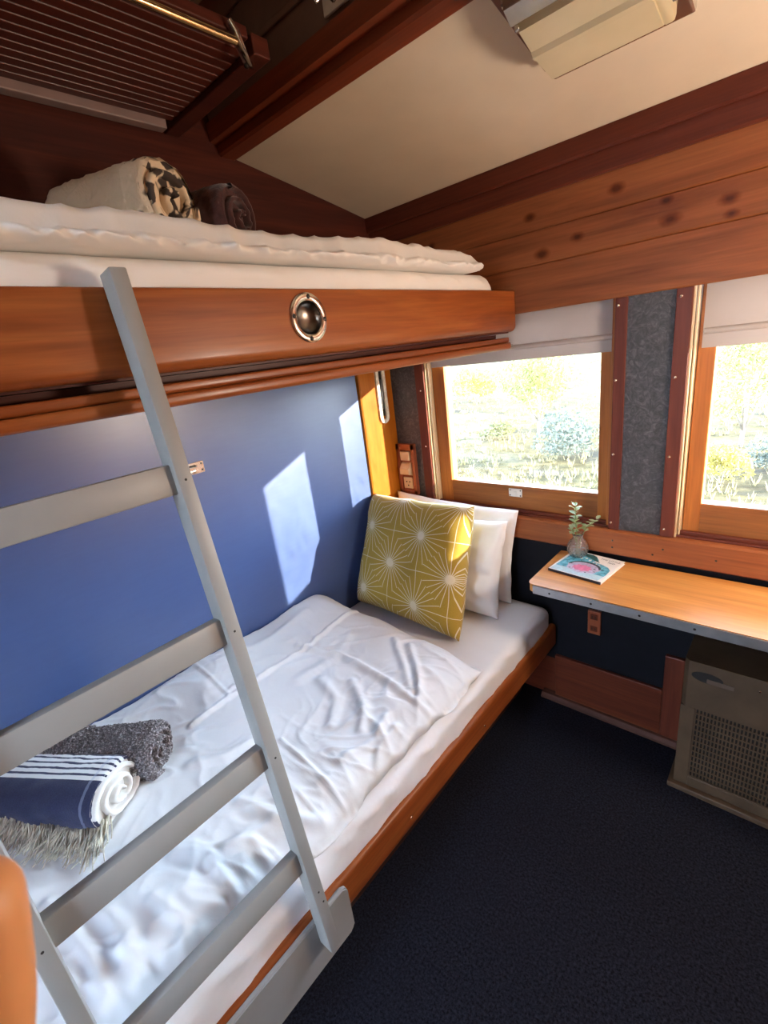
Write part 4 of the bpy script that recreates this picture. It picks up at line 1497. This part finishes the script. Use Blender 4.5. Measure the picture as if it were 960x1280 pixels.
plant('shrub', 'grey-green shrub at the lower right corner of the left window', 'shrub', -2.75, 9.3, 1.2, .95, M['leaf_grey'], 2400, .045, .08, 'shrubs outside', 4)
plant('shrub', 'bright yellow shrub low in the right-hand window', 'shrub', .46, 7.6, .72, .44, M['leaf_yellow'], 1800, .032, .08, 'shrubs outside', 5)
plant('shrub', 'grey-green shrub behind the bright yellow one in the right-hand window', 'shrub', 1.10, 8.8, .62, .55, M['leaf_grey'], 1500, .035, .08, 'shrubs outside', 6)
plant('shrub', 'yellowish shrub at the left edge of the left window', 'shrub', -10.6, 18.5, 1.7, 1.2, M['leaf_yellow'], 1700, .07, .1, 'shrubs outside', 7)
plant('shrub', 'low olive shrub left of the lime tree outside the left window', 'shrub', -5.6, 11.0, .55, .7, M['leaf_olive'], 1400, .04, .1, 'shrubs outside', 8)
plant('shrub', 'grey shrub standing behind the lime tree outside the left window', 'shrub', -11.2, 27.0, 1.6, 1.8, M['leaf_grey'], 1600, .09, .1, 'shrubs outside', 9)

# ------------------------------------------------------------------ HAND NEAR THE LENS
CAM_R = [(.74677381, .65376768, -.12213391), (.12642629, -.31983192, -.93900156), (-.6529512, .68578084, -.32149553)]
CAM_C = V((1.4660028, -1.68982532, 1.54503134))
F_PX = 586.418
rX, rD, rF = (V(r) for r in CAM_R)
def HP(a, b, c): return CAM_C + rX * (a - .0022) + rD * (b - .0048) + rF * c     # metres right, down, ahead of the photographer's eye
hverts, hedges, hr = [], [], []
def hv(p, r, par=None):
    hverts.append(HP(*p)); hr.append(r)
    if par is not None: hedges.append((par, len(hverts) - 1))
    return len(hverts) - 1
palm = hv((-.088, .162, .058), .024)
wrist = hv((-.095, .215, .048), .022, palm)
w2_ = hv((-.110, .30, .030), .027, wrist)
w3_ = hv((-.125, .42, .005), .034, w2_)
hub = hv((-.086, .140, .062), .021, palm)
for pts in ([(-.064, .122, .067), (-.0585, .098, .067), (-.0560, .074, .066), (-.0572, .0545, .0655)],
            [(-.084, .116, .068), (-.083, .088, .072), (-.082, .066, .068), (-.081, .052, .058)],
            [(-.102, .119, .066), (-.103, .093, .071), (-.101, .076, .066), (-.099, .066, .055)],
            [(-.117, .126, .062), (-.120, .106, .066), (-.118, .094, .061), (-.115, .087, .052)]):
    pr = hub
    for k, p in enumerate(pts): pr = hv(p, (.0098, .0088, .0086, .0076)[k], pr)
pr = palm
for k, p in enumerate([(-.064, .160, .068), (-.050, .138, .080), (-.047, .116, .084)]): pr = hv(p, (.0125, .0105, .0085)[k], pr)
me = bpy.data.meshes.new('hand_src'); me.from_pydata(hverts, hedges, [])
ho = link(bpy.data.objects.new('hand_src', me))
sk = ho.modifiers.new('s', 'SKIN'); sk.use_smooth_shade = True
for i, sv in enumerate(me.skin_vertices[0].data):
    sv.radius = (hr[i], hr[i]); sv.use_root = (i == 0)
ss = ho.modifiers.new('u', 'SUBSURF'); ss.levels = 2; ss.render_levels = 2
bpy.context.view_layer.update()
m2 = bpy.data.meshes.new_from_object(ho.evaluated_get(bpy.context.evaluated_depsgraph_get()))
COL.objects.unlink(ho); bpy.data.objects.remove(ho)
hn = thing('hand', 'tan finger of a hand close to the lens, left of the ladder foot', 'hand', tuple(HP(-.09, .16, .058)))
bm = new(); bm.from_mesh(m2)
obj('skin', bm, M['skin'], hn, True)

# ------------------------------------------------------------------ LIGHT
w = bpy.data.worlds.new('sky'); scene.world = w; w.use_nodes = True
nt = w.node_tree; nt.nodes.clear()
bgo = nt.nodes.new('ShaderNodeOutputWorld'); bg = nt.nodes.new('ShaderNodeBackground')
tc = nt.nodes.new('ShaderNodeTexCoord'); sp = nt.nodes.new('ShaderNodeSeparateXYZ')
nt.links.new(tc.outputs['Generated'], sp.inputs[0])
rp = ramp(nt, [(0.0, (.84, .93, 1.04)), (1.0, (.11, .16, .25)), (.30, (.70, .90, 1.10)), (.55, (.23, .32, .47))])
nt.links.new(sp.outputs[2], rp.inputs[0]); nt.links.new(rp.outputs[0], bg.inputs[0])
bg.inputs[1].default_value = 10.0
nt.links.new(bg.outputs[0], bgo.inputs[0])

sun = bpy.data.lights.new('sun', 'SUN'); sun.energy = 24.0; sun.angle = radians(.53); sun.color = (1.0, .90, .74)
so_ = link(bpy.data.objects.new('sun', sun))
so_.location = (8, 5, 3)
so_.rotation_euler = V((-1, -.464, -.186)).to_track_quat('-Z', 'Y').to_euler()

# ------------------------------------------------------------------ CAMERA
cd = bpy.data.cameras.new('camera'); co = link(bpy.data.objects.new('camera', cd))
co.matrix_world = Matrix(((rX.x, -rD.x, -rF.x, CAM_C.x), (rX.y, -rD.y, -rF.y, CAM_C.y), (rX.z, -rD.z, -rF.z, CAM_C.z), (0, 0, 0, 1)))
cd.sensor_fit = 'HORIZONTAL'; cd.sensor_width = 36.0; cd.lens = F_PX / 960 * 36.0
cd.clip_start = .01; cd.clip_end = 600
cd.dof.use_dof = True; cd.dof.focus_distance = 1.6; cd.dof.aperture_fstop = 32.0
scene.camera = co

scene.view_settings.view_transform = 'Standard'
scene.view_settings.look = 'None'
scene.view_settings.exposure = 2.08
scene.view_settings.gamma = 1.0
scene.view_settings.use_curve_mapping = False
scene.cycles.use_denoising = True
scene.cycles.max_bounces = 12
scene.cycles.diffuse_bounces = 6
scene.cycles.glossy_bounces = 4
scene.cycles.transmission_bounces = 8
scene.cycles.transparent_max_bounces = 16
scene.cycles.sample_clamp_indirect = 8.0
